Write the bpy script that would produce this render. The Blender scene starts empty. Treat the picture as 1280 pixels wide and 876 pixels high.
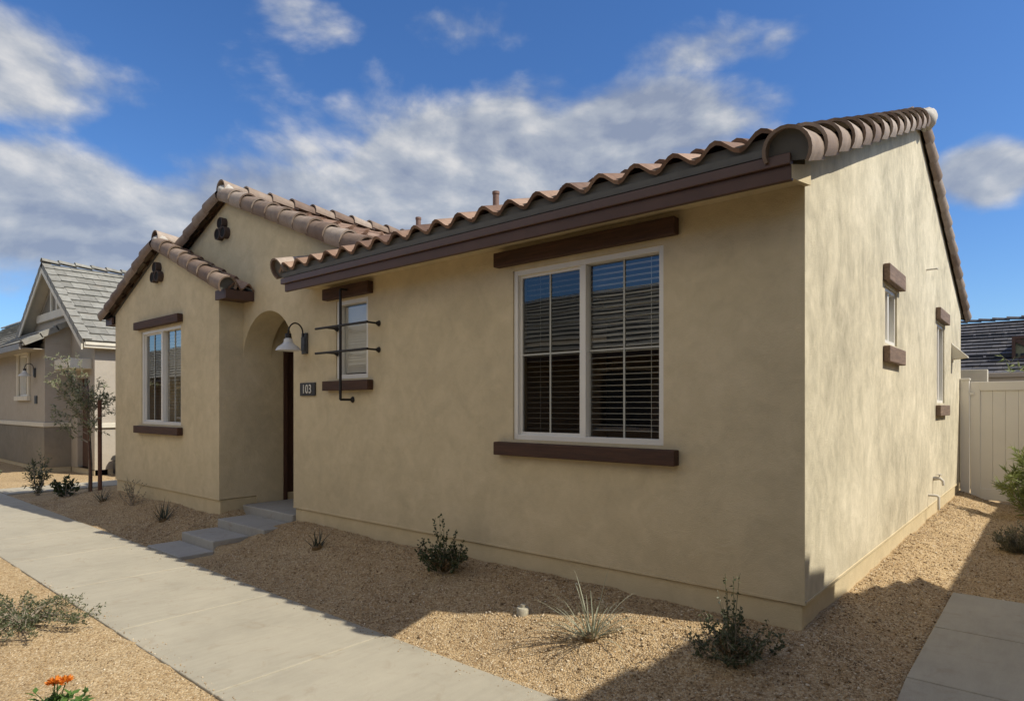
import bpy, bmesh, math, random
import numpy as np
from mathutils import Vector, Matrix
random.seed(7); rng = np.random.default_rng(7)
S = bpy.context.scene; COL = S.collection
R = math.radians

# ------------------------------------------------------------------ nodes / materials
def new_mat(name):
    m = bpy.data.materials.new(name); m.use_nodes = True
    nt = m.node_tree; b = nt.nodes['Principled BSDF']
    return m, nt, b
def N(nt, typ, **kw):
    n = nt.nodes.new(typ)
    for k, v in kw.items():
        if k.startswith('i_'): n.inputs[k[2:].replace('_', ' ')].default_value = v
        else: setattr(n, k, v)
    return n
def ramp(nt, fac, stops):
    r = nt.nodes.new('ShaderNodeValToRGB'); e = r.color_ramp.elements
    while len(e) < len(stops): e.new(0.5)
    for el, (p, c) in zip(e, stops):
        el.position = p; el.color = (*c, 1) if len(c) == 3 else c
    nt.links.new(fac, r.inputs[0]); return r.outputs[0]
def mixc(nt, fac, a, b, mode='MIX'):
    m = nt.nodes.new('ShaderNodeMix'); m.data_type = 'RGBA'; m.blend_type = mode
    if isinstance(fac, (int, float)): m.inputs[0].default_value = fac
    else: nt.links.new(fac, m.inputs[0])
    for i, v in ((6, a), (7, b)):
        if isinstance(v, tuple): m.inputs[i].default_value = (*v, 1)
        else: nt.links.new(v, m.inputs[i])
    return m.outputs[2]
def math_(nt, op, a, b=None, c=None):
    m = nt.nodes.new('ShaderNodeMath'); m.operation = op
    for i, v in enumerate((a, b, c)):
        if v is None: continue
        if isinstance(v, (int, float)): m.inputs[i].default_value = v
        else: nt.links.new(v, m.inputs[i])
    return m.outputs[0]
def coords(nt, scale=(1, 1, 1)):
    g = nt.nodes.new('ShaderNodeTexCoord'); mp = nt.nodes.new('ShaderNodeMapping')
    mp.inputs['Scale'].default_value = scale
    nt.links.new(g.outputs['Object'], mp.inputs[0]); return mp.outputs[0]
def noise(nt, vec, scale, detail=4, rough=.55, dist=0):
    n = nt.nodes.new('ShaderNodeTexNoise')
    n.inputs['Scale'].default_value = scale; n.inputs['Detail'].default_value = detail
    n.inputs['Roughness'].default_value = rough; n.inputs['Distortion'].default_value = dist
    nt.links.new(vec, n.inputs['Vector']); return n.outputs['Fac']
def island(nt):
    return nt.nodes.new('ShaderNodeNewGeometry').outputs['Random Per Island']
def bump(nt, b, h, strength=.3, dist=.01):
    n = nt.nodes.new('ShaderNodeBump'); n.inputs['Strength'].default_value = strength
    n.inputs['Distance'].default_value = dist
    nt.links.new(h, n.inputs['Height']); nt.links.new(n.outputs[0], b.inputs['Normal'])
def mul(c, k): return tuple(min(1, x*k) for x in c)

def simple(name, col, rough=.7, var=.12, scale=9, bs=.0, metallic=0, fine=120, spec=.4):
    m, nt, b = new_mat(name); v = coords(nt)
    f = noise(nt, v, scale, 5)
    c = ramp(nt, f, [(.3, mul(col, 1-var)), (.7, mul(col, 1+var))])
    nt.links.new(c, b.inputs['Base Color']); b.inputs['Roughness'].default_value = rough
    b.inputs['Metallic'].default_value = metallic; b.inputs['Specular IOR Level'].default_value = spec
    if bs: bump(nt, b, noise(nt, v, fine, 3), bs, .004)
    return m
def stucco(name, col, streak=.0, var=.14, zs=1.0):
    m, nt, b = new_mat(name)
    v = coords(nt); vs = coords(nt, (1, 1, zs))
    big = noise(nt, v, .8, 4, .6, .5); med = noise(nt, vs, 2.2 if zs < 1 else 3.2, 5, .6, .9); sm = noise(nt, vs, 8, 5, .65, .6)
    f = math_(nt, 'ADD', math_(nt, 'MULTIPLY', big, .35), math_(nt, 'ADD', math_(nt, 'MULTIPLY', med, .4), math_(nt, 'MULTIPLY', sm, .25)))
    k = var
    c = ramp(nt, f, [(.34, mul(col, 1-k*1.1)), (.5, col), (.66, mul((col[0], col[1], col[2]*1.03), 1+k))])
    # faint splash-back of dust near the ground and hairline weathering
    sx = nt.nodes.new('ShaderNodeSeparateXYZ'); nt.links.new(v, sx.inputs[0])
    dz = math_(nt, 'SUBTRACT', 1.15, sx.outputs['Z'])
    d = nt.nodes.new('ShaderNodeClamp'); nt.links.new(math_(nt, 'MULTIPLY', math_(nt, 'MULTIPLY', dz, noise(nt, v, 2.5, 5)), .45), d.inputs[0])
    c = mixc(nt, d.outputs[0], c, mul((.46, .36, .22), 1))
    nt.links.new(c, b.inputs['Base Color']); b.inputs['Roughness'].default_value = .9
    b.inputs['Specular IOR Level'].default_value = .2
    h = math_(nt, 'ADD', math_(nt, 'MULTIPLY', noise(nt, v, 110, 4, .65), .75), math_(nt, 'MULTIPLY', noise(nt, vs, 5, 4, .6, .5), 1.6))
    bump(nt, b, h, .55, .012 + streak)
    return m
def tilemat(name, c0, c1, c2, rough=.75):
    m, nt, b = new_mat(name); v = coords(nt)
    f = island(nt); c = ramp(nt, f, [(0, c0), (.5, c1), (1, c2)])
    n = noise(nt, v, 7, 6, .7, .5)
    c = mixc(nt, 1.0, c, ramp(nt, n, [(.3, (.60, .58, .56)), (.7, (1.0, 1.0, 1.0))]), 'MULTIPLY')
    n2 = noise(nt, v, 3, 4)
    c = mixc(nt, ramp(nt, n2, [(.55, (0, 0, 0)), (.75, (.35, .35, .35))]), c, (.36, .31, .26))
    nt.links.new(c, b.inputs['Base Color']); b.inputs['Roughness'].default_value = rough
    bump(nt, b, noise(nt, v, 90, 3), .35, .004); return m
def leafmat(name, c0, c1, trans=.25):
    m, nt, b = new_mat(name); f = island(nt)
    c = ramp(nt, f, [(0, c0), (1, c1)])
    nt.links.new(c, b.inputs['Base Color']); b.inputs['Roughness'].default_value = .6
    t = nt.nodes.new('ShaderNodeBsdfTranslucent'); nt.links.new(c, t.inputs[0])
    mx = nt.nodes.new('ShaderNodeMixShader'); mx.inputs[0].default_value = trans
    nt.links.new(b.outputs[0], mx.inputs[1]); nt.links.new(t.outputs[0], mx.inputs[2])
    nt.links.new(mx.outputs[0], nt.nodes['Material Output'].inputs[0]); return m
def glassmat(name, tint=(.93, .95, .94), k=1.0):
    m, nt, b = new_mat(name); nt.nodes.remove(b)
    v = coords(nt)
    tr = nt.nodes.new('ShaderNodeBsdfTransparent'); tr.inputs[0].default_value = (*tint, 1)
    gl = nt.nodes.new('ShaderNodeBsdfGlossy'); gl.inputs['Roughness'].default_value = .015
    gl.inputs[0].default_value = (1, 1, 1, 1)
    bp = nt.nodes.new('ShaderNodeBump'); bp.inputs['Strength'].default_value = .05; bp.inputs['Distance'].default_value = .02
    nt.links.new(noise(nt, v, 1.8, 1), bp.inputs['Height']); nt.links.new(bp.outputs[0], gl.inputs['Normal'])
    lw = nt.nodes.new('ShaderNodeLayerWeight'); lw.inputs[0].default_value = .5     # Schlick, the same from both sides of the sheet
    f = math_(nt, 'MINIMUM', math_(nt, 'MULTIPLY', math_(nt, 'ADD', .05, math_(nt, 'MULTIPLY', math_(nt, 'POWER', lw.outputs['Facing'], 5.0), .95)), 2.0*k), 1)
    mx = nt.nodes.new('ShaderNodeMixShader'); nt.links.new(f, mx.inputs[0])
    nt.links.new(tr.outputs[0], mx.inputs[1]); nt.links.new(gl.outputs[0], mx.inputs[2])
    nt.links.new(mx.outputs[0], nt.nodes['Material Output'].inputs[0]); return m
def concrete(name, col):
    m, nt, b = new_mat(name); v = coords(nt); vs = coords(nt, (6, 1.0, 1))
    f = math_(nt, 'ADD', math_(nt, 'MULTIPLY', noise(nt, v, 1.3, 6, .65), .7), math_(nt, 'MULTIPLY', noise(nt, vs, 3.5, 3), .3))
    c = ramp(nt, f, [(.3, mul(col, .82)), (.5, col), (.72, mul(col, 1.14))])
    st = noise(nt, v, 4.5, 6, .7, 1.2)
    c = mixc(nt, ramp(nt, st, [(.54, (0, 0, 0)), (.7, (.45, .45, .45))]), c, (.25, .20, .135))
    sp = noise(nt, v, 260, 2)
    c = mixc(nt, .22, c, ramp(nt, sp, [(.35, (.35, .35, .35)), (.65, (.9, .9, .9))]), 'OVERLAY')
    nt.links.new(c, b.inputs['Base Color']); b.inputs['Roughness'].default_value = .85
    bump(nt, b, math_(nt, 'ADD', noise(nt, vs, 60, 3), noise(nt, v, 200, 2)), .25, .003); return m
def groundmat():
    m, nt, b = new_mat('crushed_granite_dirt'); v = coords(nt)
    big = noise(nt, v, .9, 5, .6, .4); mid = noise(nt, v, 9, 5, .65)
    f = math_(nt, 'ADD', math_(nt, 'MULTIPLY', big, .6), math_(nt, 'MULTIPLY', mid, .4))
    c = ramp(nt, f, [(.34, (.27, .17, .08)), (.5, (.42, .285, .14)), (.66, (.50, .37, .205))])
    vo = nt.nodes.new('ShaderNodeTexVoronoi'); vo.inputs['Scale'].default_value = 75; nt.links.new(v, vo.inputs['Vector'])
    bw = nt.nodes.new('ShaderNodeSeparateColor'); nt.links.new(vo.outputs['Color'], bw.inputs[0])
    c2 = ramp(nt, bw.outputs[0], [(0, (.20, .14, .08)), (.55, (.46, .335, .185)), (1, (.66, .56, .39))])
    c = mixc(nt, .55, c, c2)
    nt.links.new(c, b.inputs['Base Color']); b.inputs['Roughness'].default_value = .95
    b.inputs['Specular IOR Level'].default_value = .15
    h = math_(nt, 'ADD', math_(nt, 'MULTIPLY', vo.outputs['Distance'], -1.0), math_(nt, 'MULTIPLY', noise(nt, v, 20, 4), .8))
    bump(nt, b, h, .9, .012); return m
def woodmat(name, col, axis=0):
    m, nt, b = new_mat(name); sc = [14, 14, 14]; sc[axis] = 1.2
    v = coords(nt, tuple(sc)); f = noise(nt, v, 3, 6, .65, .6)
    c = ramp(nt, f, [(.3, mul(col, .6)), (.55, col), (.75, mul(col, 1.45))])
    nt.links.new(c, b.inputs['Base Color']); b.inputs['Roughness'].default_value = .75
    bump(nt, b, f, .5, .006); return m

M = dict(
    stucco=stucco('tan_stucco', (.60, .51, .335), 0, .15, 1.0),
    stucco_side=stucco('sunlit_trowelled_stucco', (.585, .53, .39), .004, .34, .8),  # paler, blotchier copy of tan stucco; sun on trowel marks put into the colour
    base=stucco('foundation_concrete', (.615, .52, .335), 0, .13),
    grey_stucco=stucco('grey_stucco', (.40, .36, .30), 0, .08),
    grey_dark=stucco('dark_grey_stucco', (.22, .20, .165), 0, .16),
    white_trim=simple('cream_trim', (.62, .58, .48), .7, .06, 5, .15),
    vinyl=simple('white_vinyl', (.74, .71, .64), .45, .03, 2),
    frame=simple('window_vinyl', (.74, .72, .66), .4, .03, 4),
    grille=simple('grille_bar', (.42, .42, .37), .5, .03, 4),
    wood=woodmat('brown_painted_beam', (.066, .029, .015)),
    wood_side=woodmat('pale_side_beam', (.20, .135, .095), 1),  # paler brown for the beams of the gable side wall
    fascia=simple('fascia_paint', (.082, .043, .029), .55, .12, 6, .05),
    fascia2=simple('drip_edge_metal', (.098, .056, .039), .45, .1, 6),
    stop=simple('bird_stop', (.115, .112, .10), .8, .1, 8),
    tile=tilemat('clay_tile', (.13, .070, .043), (.26, .155, .098), (.40, .27, .19)),
    rake=tilemat('rake_tile', (.19, .125, .088), (.30, .225, .168), (.44, .36, .29)),
    greytile=tilemat('grey_flat_tile', (.235, .23, .20), (.285, .28, .245), (.33, .325, .285)),
    darktile=tilemat('charcoal_flat_tile', (.05, .052, .062), (.07, .07, .08), (.095, .095, .105)),
    mortar=simple('white_mortar', (.46, .43, .38), .85, .12, 14, .5, fine=40),
    iron=simple('black_iron', (.016, .013, .012), .5, .1, 20),
    lampwhite=simple('white_enamel', (.58, .58, .56), .35, .06, 12),
    lampplate=simple('weathered_plate', (.06, .063, .066), .6, .25, 30, .2),
    plaque=simple('charcoal_plaque', (.035, .035, .034), .5, .12, 12),
    digit=simple('pale_numeral', (.72, .70, .62), .5, .03, 8),
    door=woodmat('brown_door', (.075, .032, .02), 2),
    blind=simple('blind_slat', (.50, .475, .41), .6, .04, 6),
    shade=simple('closed_blind', (.70, .66, .58), .7, .04, 6),
    room=simple('unlit_room_dark', (.10, .085, .07), .9, .1, 2),
    glass=glassmat('window_glass'),
    screen=glassmat('screened_glass', (.50, .51, .50), .8),
    concrete=concrete('broom_concrete', (.335, .305, .235)),
    stepc=concrete('step_concrete', (.34, .33, .30)),
    ground=groundmat(),
    clay=simple('vent_clay', (.07, .047, .038), .8, .2, 12, .2),
    dark=simple('pipe_shade_black', (.004, .0035, .003), .9, .1, 4),
    bark=simple('bark', (.15, .115, .085), .9, .3, 25, .6, fine=60),
    twig=simple('pale_twig', (.30, .25, .19), .85, .2, 30),
    stakew=woodmat('stake_wood', (.13, .055, .03), 2),
    pvc=simple('weathered_pvc', (.55, .52, .46), .5, .1, 10),
    ventpipe=simple('painted_vent_pipe', (.20, .12, .09), .7, .15, 10),
    blackplastic=simple('black_plastic', (.014, .016, .022), .45, .2, 5),
    emitter=simple('grey_emitter_box', (.42, .39, .30), .7, .25, 30, .2),
)
def gravelmat():
    m, nt, b = new_mat('gravel_chips'); f = island(nt)
    c = ramp(nt, f, [(0, (.15, .10, .055)), (.4, (.33, .225, .12)), (.75, (.50, .375, .225)), (1, (.74, .65, .50))])
    nt.links.new(c, b.inputs['Base Color']); b.inputs['Roughness'].default_value = .85
    b.inputs['Specular IOR Level'].default_value = .25; return m
M['gravel'] = gravelmat()
M['leaf_olive'] = leafmat('leaf_olive', (.075, .09, .04), (.30, .32, .18))
M['leaf_dark'] = leafmat('leaf_dark', (.028, .045, .018), (.075, .105, .04))
M['leaf_mid'] = leafmat('leaf_mid', (.05, .065, .028), (.14, .155, .075))
M['leaf_dry'] = leafmat('leaf_dry', (.12, .075, .03), (.24, .16, .07), .1)
M['leaf_yel'] = leafmat('leaf_yellow_green', (.13, .17, .045), (.30, .34, .12), .3)
M['leaf_sage'] = leafmat('leaf_sage', (.08, .085, .05), (.20, .20, .13), .15)
M['blade'] = leafmat('blade_pale', (.20, .22, .15), (.36, .37, .27), .15)
M['blade_dark'] = leafmat('blade_dark', (.025, .035, .022), (.07, .085, .06), .15)
M['petal'] = leafmat('petal_orange', (.62, .16, .015), (.80, .30, .03), .3)
M['leaf_fresh'] = leafmat('leaf_fresh', (.05, .12, .02), (.11, .20, .04), .3)

# ------------------------------------------------------------------ mesh building
class MB:
    def __init__(s, O=(0, 0, 0), U=(1, 0, 0), Nn=(0, -1, 0), Z=(0, 0, 1)):
        s.v = []; s.f = []; s.frame(O, U, Nn, Z)
    def frame(s, O, U, Nn, Z=(0, 0, 1)):
        s.O, s.U, s.N, s.Z = Vector(O), Vector(U), Vector(Nn), Vector(Z); return s
    def p(s, u, n, z): return s.O + s.U*u + s.N*n + s.Z*z
    def add(s, pts, faces):
        b = len(s.v); s.v += [tuple(p) for p in pts]; s.f += [tuple(b+i for i in f) for f in faces]; return s
    def box(s, u0, u1, n0, n1, z0, z1):
        P = [s.p(u, n, z) for z in (z0, z1) for n in (n0, n1) for u in (u0, u1)]
        return s.add(P, [(0, 1, 3, 2), (4, 6, 7, 5), (0, 4, 5, 1), (2, 3, 7, 6), (0, 2, 6, 4), (1, 5, 7, 3)])
    def prism(s, poly, n0, n1):                      # poly in (u,z), extruded along N
        k = len(poly); P = [s.p(u, n0, z) for u, z in poly] + [s.p(u, n1, z) for u, z in poly]
        return s.add(P, [tuple(range(k)), tuple(range(2*k-1, k-1, -1))] + [(i, (i+1) % k, k+(i+1) % k, k+i) for i in range(k)])
    def panel(s, u0, u1, z0, z1, holes=(), th=.2):
        us = sorted({u0, u1, *[h[0] for h in holes], *[h[1] for h in holes]})
        zs = sorted({z0, z1, *[h[2] for h in holes], *[h[3] for h in holes]})
        inh = lambda u, z: any(h[0] < u < h[1] and h[2] < z < h[3] for h in holes)
        for i in range(len(us)-1):
            for j in range(len(zs)-1):
                a, b, c, d = us[i], us[i+1], zs[j], zs[j+1]
                if inh((a+b)/2, (c+d)/2): continue
                for n in (0, -th):
                    s.add([s.p(a, n, c), s.p(b, n, c), s.p(b, n, d), s.p(a, n, d)], [(0, 1, 2, 3)])
        for a, b, c, d in list(holes) + [(u0, u1, z0, z1)]:
            for (ua, za), (ub, zb) in (((a, c), (b, c)), ((b, c), (b, d)), ((b, d), (a, d)), ((a, d), (a, c))):
                s.add([s.p(ua, 0, za), s.p(ub, 0, zb), s.p(ub, -th, zb), s.p(ua, -th, za)], [(0, 1, 2, 3)])
        return s
    def tube(s, pts, r, seg=8, cap=True):
        pts = [Vector(p) for p in pts]; rs = r if isinstance(r, (list, tuple)) else [r]*len(pts)
        rings = []; ref = None
        for i, p in enumerate(pts):
            t = (pts[min(i+1, len(pts)-1)] - pts[max(i-1, 0)]).normalized()
            if ref is None or abs(ref.dot(t)) > .95: ref = Vector((0, 0, 1)) if abs(t.z) < .9 else Vector((1, 0, 0))
            a = t.cross(ref).normalized(); b = t.cross(a)
            ref = a.cross(t) if False else ref
            rings.append([p + (a*math.cos(2*math.pi*k/seg) + b*math.sin(2*math.pi*k/seg))*rs[i] for k in range(seg)])
        F = []
        for i in range(len(rings)-1):
            for k in range(seg):
                F.append((i*seg+k, i*seg+(k+1) % seg, (i+1)*seg+(k+1) % seg, (i+1)*seg+k))
        if cap: F += [tuple(range(seg)), tuple(range(len(rings)*seg-1, (len(rings)-1)*seg-1, -1))]
        return s.add([q for rg in rings for q in rg], F)
    def lathe(s, prof, c=(0, 0, 0), seg=24):         # prof [(r,z)] about +Z at c
        c = Vector(c); P = []; F = []
        for r, z in prof:
            P += [c + Vector((r*math.cos(2*math.pi*k/seg), r*math.sin(2*math.pi*k/seg), z)) for k in range(seg)]
        for i in range(len(prof)-1):
            for k in range(seg): F.append((i*seg+k, i*seg+(k+1) % seg, (i+1)*seg+(k+1) % seg, (i+1)*seg+k))
        return s.add(P, F)
    def build(s, name, mat, parent=None, bevel=0, smooth=False, recalc=True):
        me = bpy.data.meshes.new(name); me.from_pydata(s.v, [], s.f)
        if recalc:
            bm = bmesh.new(); bm.from_mesh(me); bmesh.ops.remove_doubles(bm, verts=bm.verts, dist=1e-5)
            bmesh.ops.recalc_face_normals(bm, faces=bm.faces); bm.to_mesh(me); bm.free()
        me.materials.append(M[mat] if isinstance(mat, str) else mat)
        o = bpy.data.objects.new(name, me); COL.objects.link(o)
        if smooth:
            me.polygons.foreach_set('use_smooth', [True]*len(me.polygons))
            if smooth == 'auto': me.set_sharp_from_angle(angle=R(40))
        if parent: attach(o, parent)
        if bevel:
            b = o.modifiers.new('bevel', 'BEVEL'); b.width = bevel; b.segments = 2; b.limit_method = 'ANGLE'; b.angle_limit = R(40)
        return o
def wmat(o):
    m = Matrix.Translation(o.location)
    return m if o.parent is None else wmat(o.parent) @ o.matrix_parent_inverse @ m
def attach(o, parent):
    o.parent = parent; o.matrix_parent_inverse = wmat(parent).inverted()
def tag(o, label=None, cat=None, group=None, kind=None):
    if label: o['label'] = label
    if cat: o['category'] = cat
    if group: o['group'] = group
    if kind: o['kind'] = kind
    return o
def thing(name, loc, label, cat, group=None):
    o = bpy.data.objects.new(name, None); o.empty_display_size = .2; COL.objects.link(o); o.location = loc
    return tag(o, label, cat, group)

# ------------------------------------------------------------------ tiles
def tile_field(mb, P0, U, V, width, length, period=.30, course=.40, amp=.042, step=.035, flat=False, clip=None, ns=8):
    P0, U, V = Vector(P0), Vector(U).normalized(), Vector(V).normalized(); W = U.cross(V).normalized()
    nt, nc = max(1, round(width/period)), max(1, math.ceil(length/course))
    per = width/nt
    for k in range(nc):
        for i in range(nt + (1 if flat else 0)):
            u0 = i*per - (per*.5*(k % 2) if flat else 0); u1 = u0+per
            u0, u1 = max(0, u0), min(width, u1)
            if u1-u0 < .02: continue
            jn = random.uniform(-.004, .004); jv = random.uniform(-.008, .008)
            v0 = k*course + (jv if k else 0); v1 = min((k+1)*course+.02, length)
            if v1 <= v0: continue
            if clip and not clip(P0+U*((u0+u1)/2)+V*((v0+v1)/2)): continue
            n_ = 1 if flat else ns
            if flat: u0 += .004; u1 -= .004
            top, low, lip = [], [], []
            for j in range(n_+1):
                s_ = j/n_; u = u0+(u1-u0)*s_
                h = 0 if flat else -amp*math.cos(2*math.pi*s_)
                low.append(P0+U*u+V*v0+W*(h+step+jn)); top.append(P0+U*u+V*v1+W*(h+jn*.3))
                lip.append(P0+U*u+V*(v0+.004)+W*(h+step+jn-.03))
            m = n_+1
            F = [(j, j+1, m+j+1, m+j) for j in range(n_)] + [(2*m+j, 2*m+j+1, j+1, j) for j in range(n_)]
            pts = low+top+lip
            if flat:
                pts += [P0+U*u0+V*v1+W*-.03, P0+U*u1+V*v1+W*-.03]
                F += [(0, m, 3*m, 2*m), (1, 2*m+1, 3*m+1, m+1)]
            mb.add(pts, F)
    return mb
def row(name, mat, parent, A, B, side, r=.12, ex=.38, a0=-40, a1=195, lift=.03, fill=None):
    mb = MB(); barrel_row(mb, A, B, (0, 0, 1), side, r, ex, a0, a1, lift=lift)
    o = mb.build(name, mat, parent, 0, 'auto', recalc=False)
    if fill:
        A, B, sd = Vector(A), Vector(B), Vector(side); d = (B-A).normalized(); u = (Vector((0, 0, 1))-d*d.z).normalized(); c = A+d*.035+u*lift
        MB().add([c+(sd*math.cos(R(a0+(a1-a0)*q/14))+u*math.sin(R(a0+(a1-a0)*q/14)))*(r*1.05-.004) for q in range(15)], [tuple(range(15))]).build('end_fill', fill, o)
    return o
def barrel_row(mb, A, B, up, side, r=.12, exposure=.38, a0=-40, a1=195, th=.021, seg=14, lift=.03, vis=.12):
    A, B, up, side = Vector(A), Vector(B), Vector(up), Vector(side).normalized()
    d = (B-A); L = d.length; d.normalize(); up = (up-d*up.dot(d)).normalized(); side = (side-d*side.dot(d)).normalized()
    n = max(1, round(L/exposure)); ex = L/n
    for i in range(n):
        s0 = A+d*(i*ex-.015+random.uniform(-.006, .006)); s1 = A+d*min(L+.02, (i+1)*ex+vis*.5)
        jr = random.uniform(-.003, .003); P = []
        for (c, rr, lf) in ((s0, r*(1.04+lift*2.2)+jr, lift), (s1, r*(.98-lift*2.6)+jr, -.004)):
            for q in (rr, rr-th):
                for j in range(seg+1):
                    a = R(a0+(a1-a0)*j/seg); P.append(c+up*lf+side*(q*math.cos(a))+up*(q*math.sin(a)))
        m = seg+1; F = []
        for j in range(seg):
            F += [(j, j+1, 2*m+j+1, 2*m+j), (m+j, 3*m+j, 3*m+j+1, m+j+1), (j, m+j, m+j+1, j+1)]
        F += [(0, 2*m, 3*m, m), (seg, m+seg, 3*m+seg, 2*m+seg)]
        mb.add(P, F)
    return mb

# ------------------------------------------------------------------ windows and trim
FR = lambda y: ((0, y, 0), (1, 0, 0), (0, -1, 0))
SD = lambda x: ((x, 0, 0), (0, 1, 0), (1, 0, 0))
def window(parent, fr, u0, u1, z0, z1, panes=2, grid=(2, 2), blind='open', rec=.045, screen=True, fw=.045, mat='frame', gap=None, slat=.047, cross=True):
    """vinyl window set `rec` behind the wall face; glass, grilles and blind as sub-parts"""
    f = MB(*fr)
    f.box(u0, u0+fw, -rec-.07, -rec+.03, z0, z1); f.box(u1-fw, u1, -rec-.07, -rec+.03, z0, z1)
    f.box(u0+fw, u1-fw, -rec-.07, -rec+.03, z0, z0+fw); f.box(u0+fw, u1-fw, -rec-.07, -rec+.03, z1-fw, z1)
    w = (u1-u0-2*fw)/panes
    for i in range(1, panes):
        c = u0+fw+w*i; f.box(c-.028, c+.028, -rec-.065, -rec+.022, z0+fw, z1-fw)
    wo = f.build('window', mat, parent, .004)
    for i in range(panes):
        g = MB(*fr)
        a, b = u0+fw+w*i+(.028 if i else 0), u0+fw+w*(i+1)-(.028 if i < panes-1 else 0)
        n = -rec-.02 if i == 0 and panes > 1 else -rec-.035
        G = MB(*fr); G.add([G.p(a, n, z0+fw), G.p(b, n, z0+fw), G.p(b, n, z1-fw), G.p(a, n, z1-fw)], [(0, 1, 2, 3)])
        G.build('pane', 'screen' if (screen and i == 0 and panes > 1) else 'glass', wo)
        if panes > 1 and i == 0:                       # sliding sash rail
            s = MB(*fr); t = .024
            s.box(a, a+t, n-.014, n+.014, z0+fw, z1-fw); s.box(b-t, b, n-.014, n+.014, z0+fw, z1-fw)
            s.box(a+t, b-t, n-.014, n+.014, z0+fw, z0+fw+t); s.box(a+t, b-t, n-.014, n+.014, z1-fw-t, z1-fw)
            s.build('sash', mat, wo)
        if cross:
            for k in range(1, grid[0]): c = a+(b-a)*k/grid[0]; g.box(c-.008, c+.008, n+.003, n+.009, z0+fw, z1-fw)
            for k in range(1, grid[1]): c = z0+fw+(z1-z0-2*fw)*k/grid[1]; g.box(a, b, n+.002, n+.008, c-.008, c+.008)
            g.build('grille', 'grille', wo)
    if blind:
        b = MB(*fr); z = z1-fw-.03
        while z > z0+fw+.03:
            n = -rec-(.10 if blind == 'open' else .06); tl = .003 if blind == 'open' else .021
            hw = .017 if blind == 'open' else .006
            b.add([b.p(u0+.06, n-hw, z-tl), b.p(u1-.06, n-hw, z-tl), b.p(u1-.06, n+hw, z+tl*.4), b.p(u0+.06, n+hw, z+tl*.4),
                   b.p(u0+.06, n-hw, z-tl-.003), b.p(u1-.06, n-hw, z-tl-.003), b.p(u1-.06, n+hw, z+tl*.4-.003), b.p(u0+.06, n+hw, z+tl*.4-.003)],
                  [(0, 1, 2, 3), (7, 6, 5, 4), (0, 4, 5, 1), (1, 5, 6, 2), (2, 6, 7, 3), (3, 7, 4, 0)])
            z -= slat if blind == 'open' else .027
        for c in (u0+.3*(u1-u0)/panes, u1-.22*(u1-u0)/panes): b.box(c-.0015, c+.0015, -rec-.077, -rec-.074, z0+fw, z1-fw)
        b.build('blind', 'blind' if blind == 'open' else 'shade', wo)
        if blind == 'open':                            # room behind: one wall coloured dark to pass for an unlit interior
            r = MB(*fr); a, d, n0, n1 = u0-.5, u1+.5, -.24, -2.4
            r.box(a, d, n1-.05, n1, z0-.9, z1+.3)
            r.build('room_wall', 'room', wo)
    return wo
def beam(parent, name, fr, u0, u1, z0, z1, proj=.075, mat='wood', bev=.008):
    return MB(*fr).box(u0, u1, .002, proj, z0, z1).build(name, mat, parent, bev)

# ------------------------------------------------------------------ terrain
def sm(t): t = np.clip(t, 0, 1); return t*t*(3-2*t)
def gz(x, y, rough=True):
    x = np.asarray(x, float); y = np.asarray(y, float)
    Fy = sm((y+1.36)/1.30)
    side = -.015+(.285-.155*sm(x/.6))*Fy
    yard = -.015+.285*Fy*sm((x+14.2)/2.2)
    z = np.where(x > 0, side, yard)
    if rough:
        nz = (np.sin(x*3.1+1.3*np.sin(y*2.3))+np.sin(y*3.7+1.7*np.sin(x*1.9))+.8*np.sin(x*7.3+y*5.1+1.5*np.sin(x*4.1-y*6.3)))*.5
        nf = (np.sin(x*17+2*np.sin(y*13))+np.sin(y*19+2*np.sin(x*11))+np.sin(x*29-y*23+2*np.sin(y*31)))*.5
        am = np.where(y < -2.6, .010, .017)*(np.abs(x) < 40)
        z = z+am*nz+.006*nf*(np.abs(x) < 40)
        z = np.where((y > -1.7) & (y < -1.1), np.minimum(z, -.004+.22*np.clip(y+1.36, 0, 1)), z)
    # eroded notch where the entry steps were cut in
    d = np.maximum(np.maximum(-7.46-x, x+6.36), 0)
    bed = np.where(y < -.95, -.03, np.where(y < -.48, .06, .16))
    z = np.where((y > -1.5) & (y < .1), np.minimum(z, bed+d*1.1), z)
    # beds under the paving
    z = np.where((y > -2.63) & (y < -1.42), np.minimum(z, -.05), np.where((y > -3) & (y < -2.6), np.maximum(z, -.016), z))
    z = np.where((x > .6) & (x < 2.02) & (y < 2.22) & (y > -1.45), z-.05, z)
    z = np.where((x > -15.9) & (x < -14.6) & (y > -1.4) & (y < 9), np.minimum(z, -.03), z)
    return z
def G(x, y): return float(gz(x, y))
xs = np.concatenate([[-420, -160, -70, -40, -28, -22, -19], np.arange(-17, 3.2, .065), [3.6, 5, 8, 15, 40, 140, 420]])
ys = np.concatenate([[-420, -160, -60, -25, -12, -8, -6.2], np.arange(-5.2, 10.4, .065), [11, 13, 18, 30, 70, 160, 420]])
X, Y = np.meshgrid(xs, ys); Zg = gz(X, Y); nx, ny = len(xs), len(ys)
idx = np.arange(nx*ny).reshape(ny, nx)
me = bpy.data.meshes.new('ground')
me.from_pydata(np.stack([X.ravel(), Y.ravel(), Zg.ravel()], 1).tolist(), [], np.stack([idx[:-1, :-1], idx[:-1, 1:], idx[1:, 1:], idx[1:, :-1]], -1).reshape(-1, 4).tolist())
me.polygons.foreach_set('use_smooth', [True]*len(me.polygons)); me.materials.append(M['ground'])
go = bpy.data.objects.new('ground', me); COL.objects.link(go); tag(go, kind='structure')

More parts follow.
